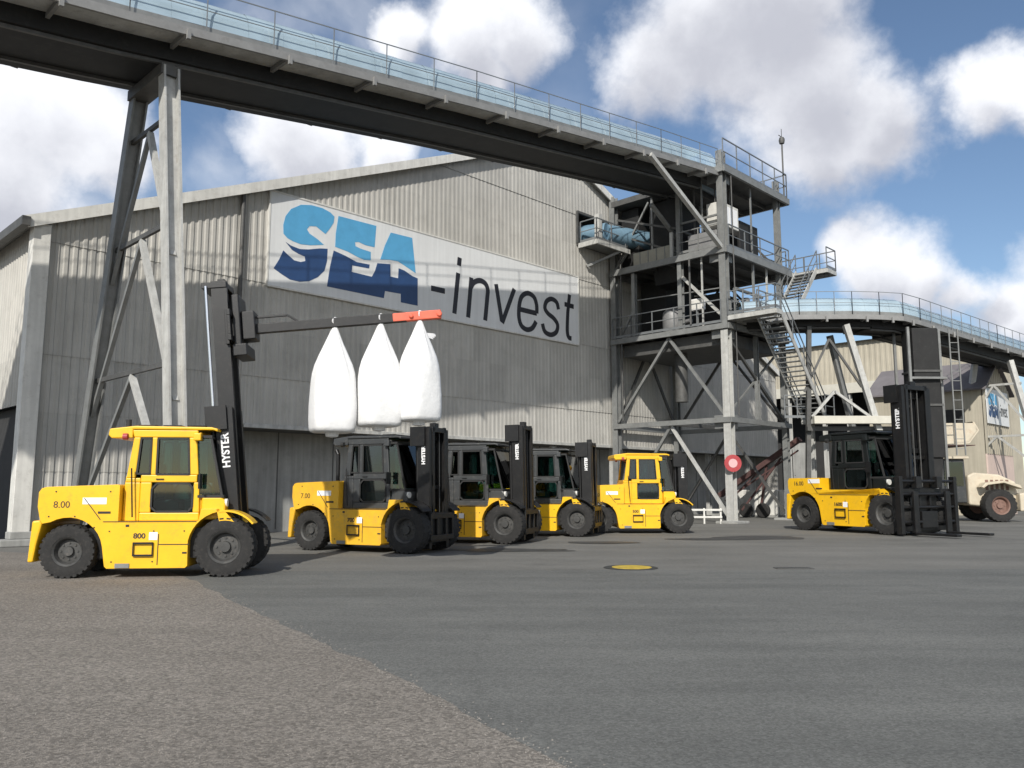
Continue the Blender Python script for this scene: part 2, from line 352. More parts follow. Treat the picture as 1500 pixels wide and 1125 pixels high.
# ---------------------------------------------------------------- ground
def ground_mat(name, c1, c2, speck, speck_scale, speck_amt, rough=.9, streak=(.25, 1.6), stains=.3, bump=.5, spots=None):
    m = bpy.data.materials.new(name); m.use_nodes = True; t = m.node_tree; t.nodes.clear(); l = t.links.new
    def n(ty, **k):
        q = t.nodes.new(ty)
        for a, b in k.items(): setattr(q, a, b)
        return q
    out = n('ShaderNodeOutputMaterial'); b = n('ShaderNodeBsdfPrincipled'); l(b.outputs[0], out.inputs[0]); b.inputs['Roughness'].default_value = rough
    b.inputs['Specular IOR Level'].default_value = .3
    co = n('ShaderNodeTexCoord').outputs['Object']
    a = n('ShaderNodeTexNoise'); a.inputs['Scale'].default_value = .35; a.inputs['Detail'].default_value = 9; a.inputs['Roughness'].default_value = .62; l(co, a.inputs['Vector'])
    mp = n('ShaderNodeMapping'); mp.inputs['Scale'].default_value = (streak[0], streak[1], 1); mp.inputs['Rotation'].default_value = (0, 0, R(7)); l(co, mp.inputs[0])
    st = n('ShaderNodeTexNoise'); st.inputs['Scale'].default_value = 1.; st.inputs['Detail'].default_value = 7; st.inputs['Roughness'].default_value = .6; l(mp.outputs[0], st.inputs['Vector'])
    av = n('ShaderNodeMath', operation='ADD'); l(a.outputs['Fac'], av.inputs[0]); l(st.outputs['Fac'], av.inputs[1])
    r = n('ShaderNodeMapRange'); l(av.outputs[0], r.inputs[0]); r.inputs[1].default_value = .75; r.inputs[2].default_value = 1.25
    mx = n('ShaderNodeMix', data_type='RGBA'); l(r.outputs[0], mx.inputs[0]); mx.inputs[6].default_value = (*c1, 1); mx.inputs[7].default_value = (*c2, 1)
    sp1 = n('ShaderNodeTexNoise'); sp1.inputs['Scale'].default_value = speck_scale; sp1.inputs['Detail'].default_value = 3; sp1.inputs['Roughness'].default_value = .8; l(co, sp1.inputs['Vector'])
    sp2 = n('ShaderNodeTexVoronoi'); sp2.inputs['Scale'].default_value = speck_scale * .9; l(co, sp2.inputs['Vector'])
    sr = n('ShaderNodeMapRange'); l(sp1.outputs['Fac'], sr.inputs[0]); sr.inputs[1].default_value = .30; sr.inputs[2].default_value = .70; sr.inputs[3].default_value = 1 - speck_amt; sr.inputs[4].default_value = 1 + speck_amt
    sv = n('ShaderNodeSeparateColor'); l(sp2.outputs['Color'], sv.inputs[0])
    sr2 = n('ShaderNodeMapRange'); l(sv.outputs[0], sr2.inputs[0]); sr2.inputs[3].default_value = 1 - speck_amt; sr2.inputs[4].default_value = 1 + speck_amt
    mm = n('ShaderNodeMath', operation='MULTIPLY'); l(sr.outputs[0], mm.inputs[0]); l(sr2.outputs[0], mm.inputs[1])
    big = n('ShaderNodeTexNoise'); big.inputs['Scale'].default_value = .09; big.inputs['Detail'].default_value = 6; big.inputs['Roughness'].default_value = .7; l(co, big.inputs['Vector'])
    br = n('ShaderNodeMapRange', interpolation_type='SMOOTHSTEP'); l(big.outputs['Fac'], br.inputs[0]); br.inputs[1].default_value = .52; br.inputs[2].default_value = .66; br.inputs[3].default_value = 1; br.inputs[4].default_value = 1 - stains
    m3 = n('ShaderNodeMath', operation='MULTIPLY'); l(mm.outputs[0], m3.inputs[0]); l(br.outputs[0], m3.inputs[1])
    # fine cracks
    cw = n('ShaderNodeTexNoise'); cw.inputs['Scale'].default_value = 1.5; cw.inputs['Detail'].default_value = 5; l(co, cw.inputs['Vector'])
    cwm = n('ShaderNodeVectorMath', operation='SCALE'); l(cw.outputs['Color'], cwm.inputs[0]); cwm.inputs['Scale'].default_value = .8
    cwa = n('ShaderNodeVectorMath', operation='ADD'); l(co, cwa.inputs[0]); l(cwm.outputs[0], cwa.inputs[1])
    cv = n('ShaderNodeTexVoronoi', feature='DISTANCE_TO_EDGE'); cv.inputs['Scale'].default_value = .30; l(cwa.outputs[0], cv.inputs['Vector'])
    cr = n('ShaderNodeMapRange'); l(cv.outputs['Distance'], cr.inputs[0]); cr.inputs[2].default_value = .006; cr.inputs[3].default_value = .88; cr.inputs[4].default_value = 1
    m4 = n('ShaderNodeMath', operation='MULTIPLY'); l(m3.outputs[0], m4.inputs[0]); l(cr.outputs[0], m4.inputs[1])
    sc = n('ShaderNodeVectorMath', operation='SCALE'); l(mx.outputs[2], sc.inputs[0]); l(m4.outputs[0], sc.inputs['Scale'])
    l(sc.outputs[0], b.inputs['Base Color'])
    bp = n('ShaderNodeBump'); bp.inputs['Strength'].default_value = bump; bp.inputs['Distance'].default_value = .01; l(mm.outputs[0], bp.inputs['Height']); l(bp.outputs[0], b.inputs['Normal'])
    return m
GM = ground_mat('yard_asphalt', (.125, .123, .112), (.175, .17, .155), None, 45, .14, streak=(.12, .9), stains=.3)
AM = ground_mat('dark_asphalt', (.106, .1075, .101), (.154, .155, .144), None, 60, .22, streak=(.16, 1.5), stains=.2)
BM = ground_mat('coarse_brown_asphalt', (.178, .160, .138), (.232, .210, .182), None, 46, .34, streak=(.3, .9), stains=.12, bump=.8)
def sheet(name, pts, z, m, label=None):
    mb = MB(); mb._add([(x, y, z) for x, y in pts], [tuple(range(len(pts)))])
    o = solo(name, mb, m, kind='structure'); return o
sheet('ground', [(-900, -300), (900, -300), (900, 1500), (-900, 1500)], 0, GM)
edge = [(-9.0, 19.2), (-6.9, 16.6), (-5.36, 14.24), (-4.2, 12.3), (-3.26, 10.81), (-2.55, 9.7), (-1.97, 8.84), (-1.07, 7.4), (-.46, 6.38), (.2, 5.16), (1.1, 3.5), (2.2, 1.4), (5.0, -4.0), (8, -9)]
fine = []
for (x0, y0), (x1, y1) in zip(edge[:-1], edge[1:]):
    for i in range(10):
        t = i / 10; x = x0 + (x1 - x0) * t; y = y0 + (y1 - y0) * t
        fine.append((x + .10 * mnoise.noise(Vector((x * 2.1, y * 2.1, 0))) + .02 * mnoise.noise(Vector((x * 9, y * 9, 3))), y + .05 * mnoise.noise(Vector((x * 7, y * 7, 9)))))
fine.append(edge[-1])
wob = lambda x: .12 * mnoise.noise(Vector((x * .5, 2, 0))) + .04 * mnoise.noise(Vector((x * 3, 5, 0)))
far = [(x * .5, 16.35 + wob(x * .5) + (.012 * x)) for x in range(110, -13, -1)]
sheet('asphalt_patch', [(x + .0, y) for x, y in fine if y < 16.2] + [(60, -9)] + far, .004, AM)
sheet('coarse_asphalt_apron', fine + [(-60, -9), (-60, 24.0), (-17, 21.5), (-14.5, 21.8)], .008, BM)

# ---------------------------------------------------------------- warehouse
RIDGE_A, EAVE, SL = -4.4, 9.3, .415
A0, A1 = -27.1, 18.3
def roofz(a): return EAVE + SL * (a - A0) if a <= RIDGE_A else EAVE + SL * (A1 - a)
wh = thing('warehouse', 'large gabled grey beige warehouse clad in corrugated sheets behind the forklifts', 'warehouse', (-27.1, 6.8, 0))
mb = MB()
prof = [(0, 0), (.095, 0), (.125, .03), (.215, .03), (.25, 0)]
zs = [3.76, 5.45, 7.1, 8.8, 10.45, 12.15, 13.8, 15.5, 17.15, 18.9]
a = A0
cols = []
while a < A1 - .01:
    for i in range(4): cols.append((a + prof[i][0], prof[i][1]))
    a += .25
cols.append((A1, 0))
for ci in range(len(zs) - 1):
    off = .012 * (ci % 2)
    for (x0, d0), (x1, d1) in zip(cols[:-1], cols[1:]):
        xm = (x0 + x1) / 2
        fd = 1 - .6 * min(1, max(0, (xm + 18) / 6)); e0, e1 = d0 * fd, d1 * fd
        spans = [(zs[ci], zs[ci + 1])]
        if -2.62 < xm < .6:                       # conveyor opening 14.0 .. 15.6
            spans = [(s0, min(s1, 14.0)) for s0, s1 in spans if s0 < 14.0] + [(max(s0, 15.6), s1) for s0, s1 in spans if s1 > 15.6]
        for z0, z1 in spans:
            t0, t1 = min(z1, roofz(x0)), min(z1, roofz(x1))
            if t0 <= z0 and t1 <= z0: continue
            t0 = max(t0, z0); t1 = max(t1, z0)
            tilt = .014                            # each course laps over the one below
            mb._add([(x0, 6.8 + e0 - off - tilt * 1, z0), (x1, 6.8 + e1 - off - tilt * 1, z0), (x1, 6.8 + e1 - off, t1), (x0, 6.8 + e0 - off, t0)], [(0, 1, 2, 3)])
mb.build('front_cladding', CLAD, wh)
mb = MB()
for k in range(1, len(zs) - 1):                    # lap shadow gaps: thin flashing strips
    z = zs[k]
    al = A0 + max(0, (z - EAVE) / SL); ar = A1 - max(0, (z - EAVE) / SL)
    if z < 14 or z > 15.6: mb.box((al, 6.86, z - .02), (ar, 6.90, z + .02))
mb.build('lap_joint', STEELD, wh)
mb = MB()                                          # left bays are clad down to the plinth
for z0, z1 in ((.38, 2.07), (2.07, 3.76)):
    for (x0, d0), (x1, d1) in zip(cols[:-1], cols[1:]):
        if x1 > -20.45: break
        mb._add([(x0, 6.8 + d0 - .014, z0), (x1, 6.8 + d1 - .014, z0), (x1, 6.8 + d1, z1), (x0, 6.8 + d0, z1)], [(0, 1, 2, 3)])
mb.build('lower_cladding', CLAD, wh)
mb = MB(); mb.box((A0 + .1, 6.82, .0), (-20.5, 6.98, .38)); mb.build('plinth', CONC, wh)
mb = MB(); mb.box((-20.52, 6.86, .381), (-20.42, 8.39, 3.65)); mb.build('return_wall', CLAD, wh)
# left end wall, right end wall
mb = MB()
b = 6.85
while b < 46:
    for i in range(4):
        p0 = prof[i]; p1 = prof[i + 1]
        z0 = 4.0 if 7.5 < b < 12 else 0.0
        mb._add([(A0 + p0[1], b + p0[0], z0), (A0 + p1[1], b + p1[0], z0), (A0 + p1[1], b + p1[0], EAVE), (A0 + p0[1], b + p0[0], EAVE)], [(0, 1, 2, 3)])
    b += .25
mb.build('end_wall', CLAD, wh)
mb = MB(); mb.box((A1 - .1, 6.9, 0), (A1, 46, EAVE)); mb.build('end_wall', CLAD, wh)
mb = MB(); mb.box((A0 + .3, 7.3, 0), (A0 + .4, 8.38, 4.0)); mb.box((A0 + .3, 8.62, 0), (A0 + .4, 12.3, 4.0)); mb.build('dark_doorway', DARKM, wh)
mb = MB(); mb.box((A0 + .06, 45.9, 0), (A1 - .11, 46, EAVE)); mb.build('rear_wall', CLAD, wh)
mb = MB()
mb.box((-20.6, 8.4, 0), (A1 - .12, 8.6, 3.74)); lw = mb.build('lower_wall', CONC, wh)
mb = MB()
x = -18.2
while x < A1: mb.box((x - .02, 8.385, .1), (x + .02, 8.41, 3.7)); mb.mark(); x += 2.4
mb.each('panel_joint', STEELD, wh)
mb = MB()
mb.box((-20.3, 8.36, 0), (-18.6, 8.40, 3.3)); mb.build('sliding_door', CONC, wh, label='plain grey sliding door in the lower wall')
mb = MB(); mb.box((-20.4, 6.86, 3.66), (A1 - .13, 8.395, 3.745)); mb.build('soffit', STEELD, wh)
mb = MB(); mb.box((-20.45, 6.74, 3.66), (A1, 6.84, 3.80)); mb.build('drip_edge', STEELL, wh, bevel=.01)
for ca in (-13.6, -8.9, -4.2, .5, 5.2, 9.9, 14.6):
    m2 = MB(); m2.hbeam((ca, 7.15, 0), (ca, 7.15, 3.66), .24, .03); m2.build('column', STEELL, wh)
# roof slabs with verge trim
mb = MB()
for s_, (aa, ab) in (('l', (A0 - .35, RIDGE_A)), ('r', (RIDGE_A, A1 + .3))):
    za = roofz(aa) if s_ == 'l' else roofz(aa); zb = roofz(ab)
    mb._add([(aa, 6.55, za + .02), (ab, 6.55, zb + .02), (ab, 46.3, zb + .02), (aa, 46.3, za + .02),
             (aa, 6.55, za + .14), (ab, 6.55, zb + .14), (ab, 46.3, zb + .14), (aa, 46.3, za + .14)],
            [(0, 1, 2, 3), (4, 7, 6, 5), (0, 4, 5, 1), (3, 2, 6, 7), (0, 3, 7, 4), (1, 5, 6, 2)])
mb.build('roof', ROOFM, wh)
mb = MB()
mb.bar((A0 - .4, 6.50, roofz(A0 - .4) + .04), (RIDGE_A, 6.50, roofz(RIDGE_A) + .04), .06, .34)
mb.bar((RIDGE_A, 6.50, roofz(RIDGE_A) + .04), (A1 + .35, 6.50, roofz(A1 + .35) + .04), .06, .34)
mb.build('verge_trim', TRIM, wh)
mb = MB(); mb.bar((A0 - .42, 6.4, EAVE - .12), (A0 - .42, 46, EAVE - .12), .22, .26); mb.build('gutter', STEELD, wh)
mb = MB(); mb.box((A0 - .16, 6.62, .38), (A0 + .30, 6.79, 9.25)); mb.box((A0 - .16, 6.79, .38), (A0 - .02, 7.05, 9.25)); mb.build('corner_post', TRIM, wh, bevel=.015)
mb = MB(); mb.tube((-20.85, 6.68, 3.8), (-20.85, 6.68, roofz(-20.85) - .1), .075); 
mb.build('downpipe', STEELD, wh, smooth=True)
mb = MB()
mb.bar((-2.7, 6.74, 13.95), (.7, 6.74, 13.95), .12, .12); mb.bar((-2.7, 6.74, 15.65), (.7, 6.74, 15.65), .12, .12)
mb.bar((-2.68, 6.74, 14), (-2.68, 6.74, 15.6), .1); mb.build('opening_frame', STEELD, wh)
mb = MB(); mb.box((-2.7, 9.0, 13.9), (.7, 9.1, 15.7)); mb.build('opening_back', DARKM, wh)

# ---------------------------------------------------------------- banner
sg = thing('signboard', 'long white company banner reading SEA-invest across the warehouse wall', 'sign', (-11.2, 6.7, 8.72))
mb = MB(); mb.box((-19.82, 6.72, 8.72), (-2.66, 6.775, 12.22)); mb.build('panel', SIGNW, sg)
mb = MB()
for p, q in (((-19.82, 8.72), (-2.66, 8.72)), ((-19.82, 12.22), (-2.66, 12.22)), ((-19.82, 8.72), (-19.82, 12.22)), ((-2.66, 8.72), (-2.66, 12.22))):
    mb.bar((p[0], 6.74, p[1]), (q[0], 6.74, q[1]), .08, .06)
mb.build('frame', TRIM, sg)
POLY = {
 's1': (BLUEL, [(-19.27, 11.05), (-19.19, 11.4), (-18.98, 11.72), (-18.58, 11.98), (-18.13, 12.08), (-17.66, 12.08), (-17.32, 12.0), (-17.13, 11.88), (-17.16, 11.63), (-17.3, 11.39), (-17.5, 11.11), (-17.67, 11.19), (-17.91, 11.31), (-18.19, 11.26), (-18.3, 11.11), (-18.18, 10.97), (-17.85, 10.84), (-17.56, 10.68), (-18.12, 10.54), (-18.53, 10.49), (-18.85, 10.53), (-19.09, 10.6), (-19.25, 10.73)]),
 's2': (NAVY, [(-19.15, 10.44), (-18.93, 10.35), (-18.57, 10.3), (-18.21, 10.36), (-17.74, 10.5), (-17.39, 10.56), (-17.4, 10.09), (-17.5, 9.69), (-17.78, 9.39), (-18.14, 9.17), (-18.52, 9.08), (-18.93, 9.09), (-19.28, 9.23), (-19.59, 9.38), (-19.39, 9.73), (-19.23, 10.11), (-19.07, 10.0), (-18.78, 9.83), (-18.51, 9.82), (-18.32, 9.9), (-18.35, 10.06), (-18.61, 10.11), (-18.88, 10.2)]),
 'e1': (BLUEL, [(-16.95, 11.95), (-15.18, 11.97), (-15.24, 11.08), (-15.69, 11.07), (-16.0, 11.13), (-16.17, 11.08), (-16.14, 10.93), (-15.89, 10.88), (-15.42, 10.85), (-15.41, 10.52), (-15.72, 10.47), (-16.03, 10.52), (-16.49, 10.64), (-17.06, 10.71), (-17.05, 11.22)]),
 'e2': (NAVY, [(-17.12, 10.55), (-16.58, 10.45), (-16.07, 10.31), (-15.46, 10.33), (-15.48, 10.17), (-16.27, 10.14), (-16.29, 9.88), (-15.34, 9.86), (-15.19, 10.14), (-15.09, 10.46), (-14.45, 10.55), (-14.43, 10.04), (-14.05, 10.04), (-14.03, 10.46), (-13.73, 10.42), (-13.33, 10.27), (-13.04, 10.22), (-13.02, 9.07), (-13.89, 9.07), (-13.9, 9.42), (-14.69, 9.40), (-14.74, 9.1), (-17.37, 9.11), (-17.26, 9.9)]),
 'a1': (BLUEL, [(-14.46, 11.86), (-13.36, 11.88), (-13.15, 10.42), (-13.73, 10.63), (-14.07, 10.74), (-14.51, 10.72), (-14.95, 10.64), (-14.74, 11.26)])}
nm = {'s1': 'letter_upper_half', 's2': 'letter_lower_half', 'e1': 'letter_upper_half', 'e2': 'letter_lower_half', 'a1': 'letter_upper_half'}
def halo(pts, d, b0, b1):
    """white outline slab a little larger than the letter"""
    cx = sum(p[0] for p in pts) / len(pts); cz = sum(p[1] for p in pts) / len(pts)
    return pts
for kx, (m_, pts) in POLY.items():
    mb = MB(); mb.prism(pts, 6.712, 6.719); mb.build(nm[kx], m_, sg)
def ribbon(mb, pts, w, b0=6.711, b1=6.719):
    n_ = len(pts); L_, R_ = [], []
    for i, p in enumerate(pts):
        p = Vector(p); d = Vector((0, 0))
        if i > 0: d += (p - Vector(pts[i - 1])).normalized()
        if i < n_ - 1: d += (Vector(pts[i + 1]) - p).normalized()
        d.normalize(); nn = Vector((-d.y, d.x)); sc = 1.
        if 0 < i < n_ - 1:
            d1 = (p - Vector(pts[i - 1])).normalized(); sc = min(2.2, 1 / max(.3, abs(d.dot(d1))))
        L_.append(tuple(p + nn * w / 2 * sc)); R_.append(tuple(p - nn * w / 2 * sc))
    for i in range(n_ - 1):
        mb.prism([L_[i], L_[i + 1], R_[i + 1], R_[i]], b0, b1)
def smoothp(pts, n=4):
    o = []
    for i in range(len(pts) - 1):
        p0 = Vector(pts[max(0, i - 1)]); p1 = Vector(pts[i]); p2 = Vector(pts[i + 1]); p3 = Vector(pts[min(len(pts) - 1, i + 2)])
        for j in range(n):
            t = j / n
            o.append(tuple(.5 * ((2 * p1) + (p2 - p0) * t + (2 * p0 - 5 * p1 + 4 * p2 - p3) * t * t + (3 * p1 - p0 - 3 * p2 + p3) * t ** 3)))
    o.append(tuple(pts[-1])); return o
w_ = .235
for parts in ([[(-12.31, 9.94), (-11.55, 9.94)]], [[(-10.8, 10.88), (-11.0, 9.05)], [(-10.72, 11.58), (-10.76, 11.22)]],
              [[(-10.02, 10.82), (-10.2, 9.0)], smoothp([(-10.09, 10.3), (-9.88, 10.62), (-9.51, 10.78), (-9.17, 10.70), (-9.02, 10.44), (-9.05, 10.04), (-9.17, 9.02)])],
              [[(-8.5, 10.80), (-8.12, 9.14)], [(-8.10, 9.06), (-7.31, 10.78)]],
              [[(-6.93, 9.88), (-5.78, 9.86)], smoothp([(-5.78, 9.86), (-5.79, 10.26), (-5.97, 10.62), (-6.39, 10.74), (-6.8, 10.52), (-6.98, 10.07), (-7.0, 9.49), (-6.84, 9.12), (-6.47, 8.98), (-6.09, 9.11), (-5.83, 9.46)])],
              [smoothp([(-4.21, 10.3), (-4.34, 10.63), (-4.72, 10.74), (-5.08, 10.56), (-5.2, 10.22), (-4.98, 9.98), (-4.56, 9.80), (-4.28, 9.52), (-4.38, 9.15), (-4.78, 8.96), (-5.21, 9.06), (-5.38, 9.42)])],
              [smoothp([(-3.36, 11.19), (-3.5, 10.3), (-3.56, 9.35), (-3.46, 9.02), (-3.24, 8.98)]), [(-3.75, 10.64), (-3.05, 10.62)]]):
    mb = MB()
    for i, p in enumerate(parts): ribbon(mb, p, w_ if i == 0 or len(p) > 2 or True else w_, 6.711 - .0022 * i, 6.719 - .0022 * i)
    mb.build('letter', BLACKI, sg)

# ---------------------------------------------------------------- railings
def rails(mb, pts, h=1.1, posts=1.5, mid=True, kick=.12, r=.03):
    for p, q in zip(pts[:-1], pts[1:]):
        p = Vector(p); q = Vector(q); Ln = (q - p).length; z = Vector((0, 0, 1))
        mb.bar(p + z * h, q + z * h, r * 1.6)
        if mid: mb.bar(p + z * h * .52, q + z * h * .52, r * 1.2)
        if kick: mb.bar(p + z * (kick / 2 + .02), q + z * (kick / 2 + .02), .012, kick)
        k = max(1, round(Ln / posts))
        for i in range(k + 1):
            c = p.lerp(q, i / k); mb.bar(c, c + z * h, r * 1.5)

# ---------------------------------------------------------------- gallery builder (path in grid coords)
def gallery(root, path, wdir, width, walk, belly_d=.5, cover_r=.8, cover_b=None, rail_posts=1.9, panel_len=2.9):
    """path: list of grid points along the near edge; wdir: unit vector across (away from near edge)"""
    def seg(f, mname, m, **k):
        mb = MB()
        for p, q in zip(path[:-1], path[1:]): f(mb, Vector(p), Vector(q))
        return mb.build(mname, m, root, **k)
    Wd = Vector(wdir)
    z = Vector((0, 0, 1))
    def slab(mb, p, q, w0, w1, z0, z1):
        vs = []
        for e in (p, q): vs += [e + Wd * w0 + z * z0, e + Wd * w1 + z * z0, e + Wd * w1 + z * z1, e + Wd * w0 + z * z1]
        mb._add(vs, [(0, 3, 2, 1), (4, 5, 6, 7), (0, 1, 5, 4), (1, 2, 6, 5), (2, 3, 7, 6), (3, 0, 4, 7)])
    seg(lambda mb, p, q: slab(mb, p, q, -.02, .06, -.20, .02), 'edge_beam', EDGEM)
    seg(lambda mb, p, q: slab(mb, p, q, .07, walk, -.05, -.01), 'walkway_floor', GREYP)
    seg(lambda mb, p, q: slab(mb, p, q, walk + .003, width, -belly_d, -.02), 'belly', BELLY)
    seg(lambda mb, p, q: slab(mb, p, q, width + .003, width + .08, -.30, .0), 'edge_beam', STEELD)
    # brackets under the walkway at regular steps, both sides
    mb = MB(); mb2 = MB()
    for p, q in zip(path[:-1], path[1:]):
        p = Vector(p); q = Vector(q); Ln = (q - p).length; k = max(1, round(Ln / panel_len))
        for i in range(k):
            c = p.lerp(q, (i + .5) / k)
            mb.bar(c + z * -.14 + Wd * .06, c + z * -.14 + Wd * (walk + .0), .09, .12)
            mb.bar(c + z * -.08 - Wd * .07, c + z * -.34 - Wd * .07, .09, .09); mb.mark()
            mb2.bar(c - z * .36 + Wd * (width - .1), c - z * .36 + Wd * (width + .2), .16, .14); mb2.mark()
    mb.each('bracket', EDGEM, root); mb2.each('cross_beam_end', STEELD, root)
    mb = MB(); rails(mb, [Vector(p) for p in path], 1.12, rail_posts, True, 0, .016); mb.build('railing', RAIL, root)
    mb = MB(); rails(mb, [Vector(p) + Wd * (width + .05) for p in path], 1.0, rail_posts, True, 0, .016); mb.build('railing', RAIL, root)
    # curved translucent cover over the belt
    cb = cover_b if cover_b is not None else .10 + cover_r
    mb = MB(); n_ = 10
    rings = []
    for p, q in zip(path[:-1], path[1:]):
        p = Vector(p); q = Vector(q); k = max(2, round((q - p).length / 1.0))
        for i in range(k):
            c0 = p.lerp(q, i / k); c1 = p.lerp(q, (i + 1) / k); off = .006 * (i % 2)
            vs = []
            for e in (c0, c1):
                for j in range(n_ + 1):
                    an = math.pi * j / n_; rr = cover_r + off
                    ca_ = math.copysign(abs(math.cos(an)) ** .7, math.cos(an)); vs.append(e + Wd * (cb - ca_ * rr) + z * (.20 + math.sin(an) ** .85 * rr * 1.02))
            mb._add(vs, [(j, j + 1, n_ + 2 + j, n_ + 1 + j) for j in range(n_)])
    mb.build('belt_cover', COVER, root, smooth=25)
    seg(lambda mb, p, q: slab(mb, p, q, cb - cover_r, cb + cover_r, .0, .20), 'belt_frame', STEEL)
    mb = MB()
    for p, q in zip(path[:-1], path[1:]):
        p = Vector(p); q = Vector(q)
        mb.bar(p + Wd * cb + z * .32, q + Wd * cb + z * .32, .75, .03)
    mb.build('belt', BELLY, root)
    mb = MB()
    for p, q in zip(path[:-1], path[1:]):
        for w_, d_ in ((walk + .15, belly_d + .05), (width - .5, belly_d + .04)): mb.bar(Vector(p) + Wd * w_ - z * d_, Vector(q) + Wd * w_ - z * d_, .09, .08); mb.mark()
    mb.each('conduit', STEELD, root)

cg = thing('conveyor_gallery', 'long grey overhead conveyor gallery climbing from upper left to the transfer tower', 'conveyor', (-12, 0, 15))
gp = [(-48, 0, 10.1), (-27.3, 0, 12.85), (-16.0, 0, 14.56), (-5.0, 0, 16.05), (-.25, 0, 16.62)]
gallery(cg, gp, (0, 1, 0), 3.35, .95, .5, .92, None, 1.9, 2.9)

# trestle carrying it
def trestle(root, topA, topB, footA, footB, wA=.34, wB=.34, mA=STEELL, mB_=STEELL, levels=(), braces=(), up=(1, 0, 0)):
    A_, B_, C_, D_ = map(Vector, (topA, topB, footA, footB))
    mb = MB(); mb.hbeam(C_, A_, wA, .05, up); mb.build('leg', mA, root)
    mb = MB(); mb.hbeam(D_, B_, wB, .05, up); mb.build('leg', mB_, root)
    def at(P, Q, z): t = (z - Q.z) / (P.z - Q.z); return Q.lerp(P, t)
    for z in levels:
        mb = MB(); mb.bar(at(A_, C_, z), at(B_, D_, z), .09, .12); mb.build('crossbar', STEELD, root)
    for z0, z1 in braces:                          # inverted V from the middle of bar z0 down to the legs at z1
        m_ = at(A_, C_, z0).lerp(at(B_, D_, z0), .5)
        mb = MB(); mb.bar(m_, at(A_, C_, z1), .14, .14); mb.build('brace', STEELL, root)
        mb = MB(); mb.bar(m_, at(B_, D_, z1), .11, .11); mb.build('brace', STEEL, root)
    for f in (C_, D_):
        mb = MB(); mb.box((f.x - .4, f.y - .4, 0), (f.x + .4, f.y + .4, .12)); mb.build('foot_plate', CONC, root, bevel=.02)
t1 = thing('trestle', 'tall pale steel A frame trestle carrying the gallery behind the nearest forklift', 'trestle', (-25.9, 2.5, 0))
trestle(t1, (-25.9, 1.0, 12.3), (-25.9, 2.9, 12.3), (-25.9, -.95, .1), (-25.9, 5.85, .1), .36, .34, STEELL, STEEL, (11.0, 8.1, 4.55), ((10.9, 7.2), (8.0, 3.6), (4.45, .6)))
mb = MB(); mb.box((-26.15, .85, 12.1), (-25.65, 3.1, 12.38)); mb.build('cap_beam', STEELD, t1)

# ---------------------------------------------------------------- transfer tower
tw = thing('transfer_tower', 'open steel transfer tower with stacked platforms beside the warehouse gable', 'tower', (0, 0, 0))
AX, BX = 5.6, 6.45
def part(f, name, m, root=None, **k):
    mb = MB(); f(mb); return mb.build(name, m, root or tw, **k)
for (a_, b_, zt, w_, m_) in ((0, 0, 8.95, .36, STEELL), (0, 0, 17.7, .33, STEEL), (AX, 0, 17.7, .26, STEEL), (0, BX, 17.0, .32, STEEL), (AX, BX, 17.0, .3, STEEL),
                             (0, 2.4, 16.3, .22, STEEL), (0, 5.2, 12.6, .2, STEEL), (2.8, 0, 9.0, .18, STEEL), (AX, 3.2, 17.0, .2, STEEL)):
    z0 = 9.0 if zt == 17.7 and a_ == 0 else 9.15 if (a_, b_) in ((0, 2.4), (0, 5.2)) else (4.8 if (a_, b_) == (2.8, 0) else .12)
    part(lambda mb: mb.hbeam((a_, b_, z0), (a_, b_, zt), w_, .04), 'column', m_)
for a_, b_ in ((0, 0), (AX, 0), (0, BX), (AX, BX)):
    part(lambda mb: mb.box((a_ - .55, b_ - .55, 0), (a_ + .55, b_ + .55, .12)), 'foot_plate', CONC, bevel=.02)
def deck(z, a0, a1, b0, b1, floor=True, h=.30, joists=True, m_=STEEL):
    def fr(mb):
        for p, q in (((a0, b0), (a1, b0)), ((a0, b1), (a1, b1)), ((a0, b0), (a0, b1)), ((a1, b0), (a1, b1))):
            mb.bar((p[0], p[1], z - h / 2), (q[0], q[1], z - h / 2), .14, h)
    part(fr, 'deck_frame', m_)
    if floor: part(lambda mb: mb.box((a0 + .08, b0 + .08, z - .06), (a1 - .08, b1 - .08, z - .01)), 'deck_floor', STEELD)
    if joists:
        def jo(mb):
            k = int((b1 - b0) / 1.1)
            for i in range(1, k): mb.bar((a0 + .08, b0 + (b1 - b0) * i / k, z - .17), (a1 - .08, b0 + (b1 - b0) * i / k, z - .17), .08, .2)
        part(jo, 'joist', STEELD)
deck(4.85, -.2, AX + .2, -.2, BX, floor=False, h=.24, joists=False)
part(lambda mb: mb.bar((0, 3.1, 4.73), (AX, 3.1, 4.73), .12, .2), 'joist', STEELD)
deck(9.25, -.22, AX + .25, -.22, BX + .1, h=.26)
part(lambda mb: mb.box((.3, .3, 8.35), (AX - .3, BX - .3, 8.95)), 'hopper_floor', STEELD)
deck(12.95, -.22, AX + .9, -.22, BX + .1, h=.32)
deck(16.85, -.3, AX + .8, -.3, 3.6, h=.30)
part(lambda mb: mb.box((-.2, 3.7, 16.4), (AX, BX, 16.7)), 'upper_floor', STEELD)
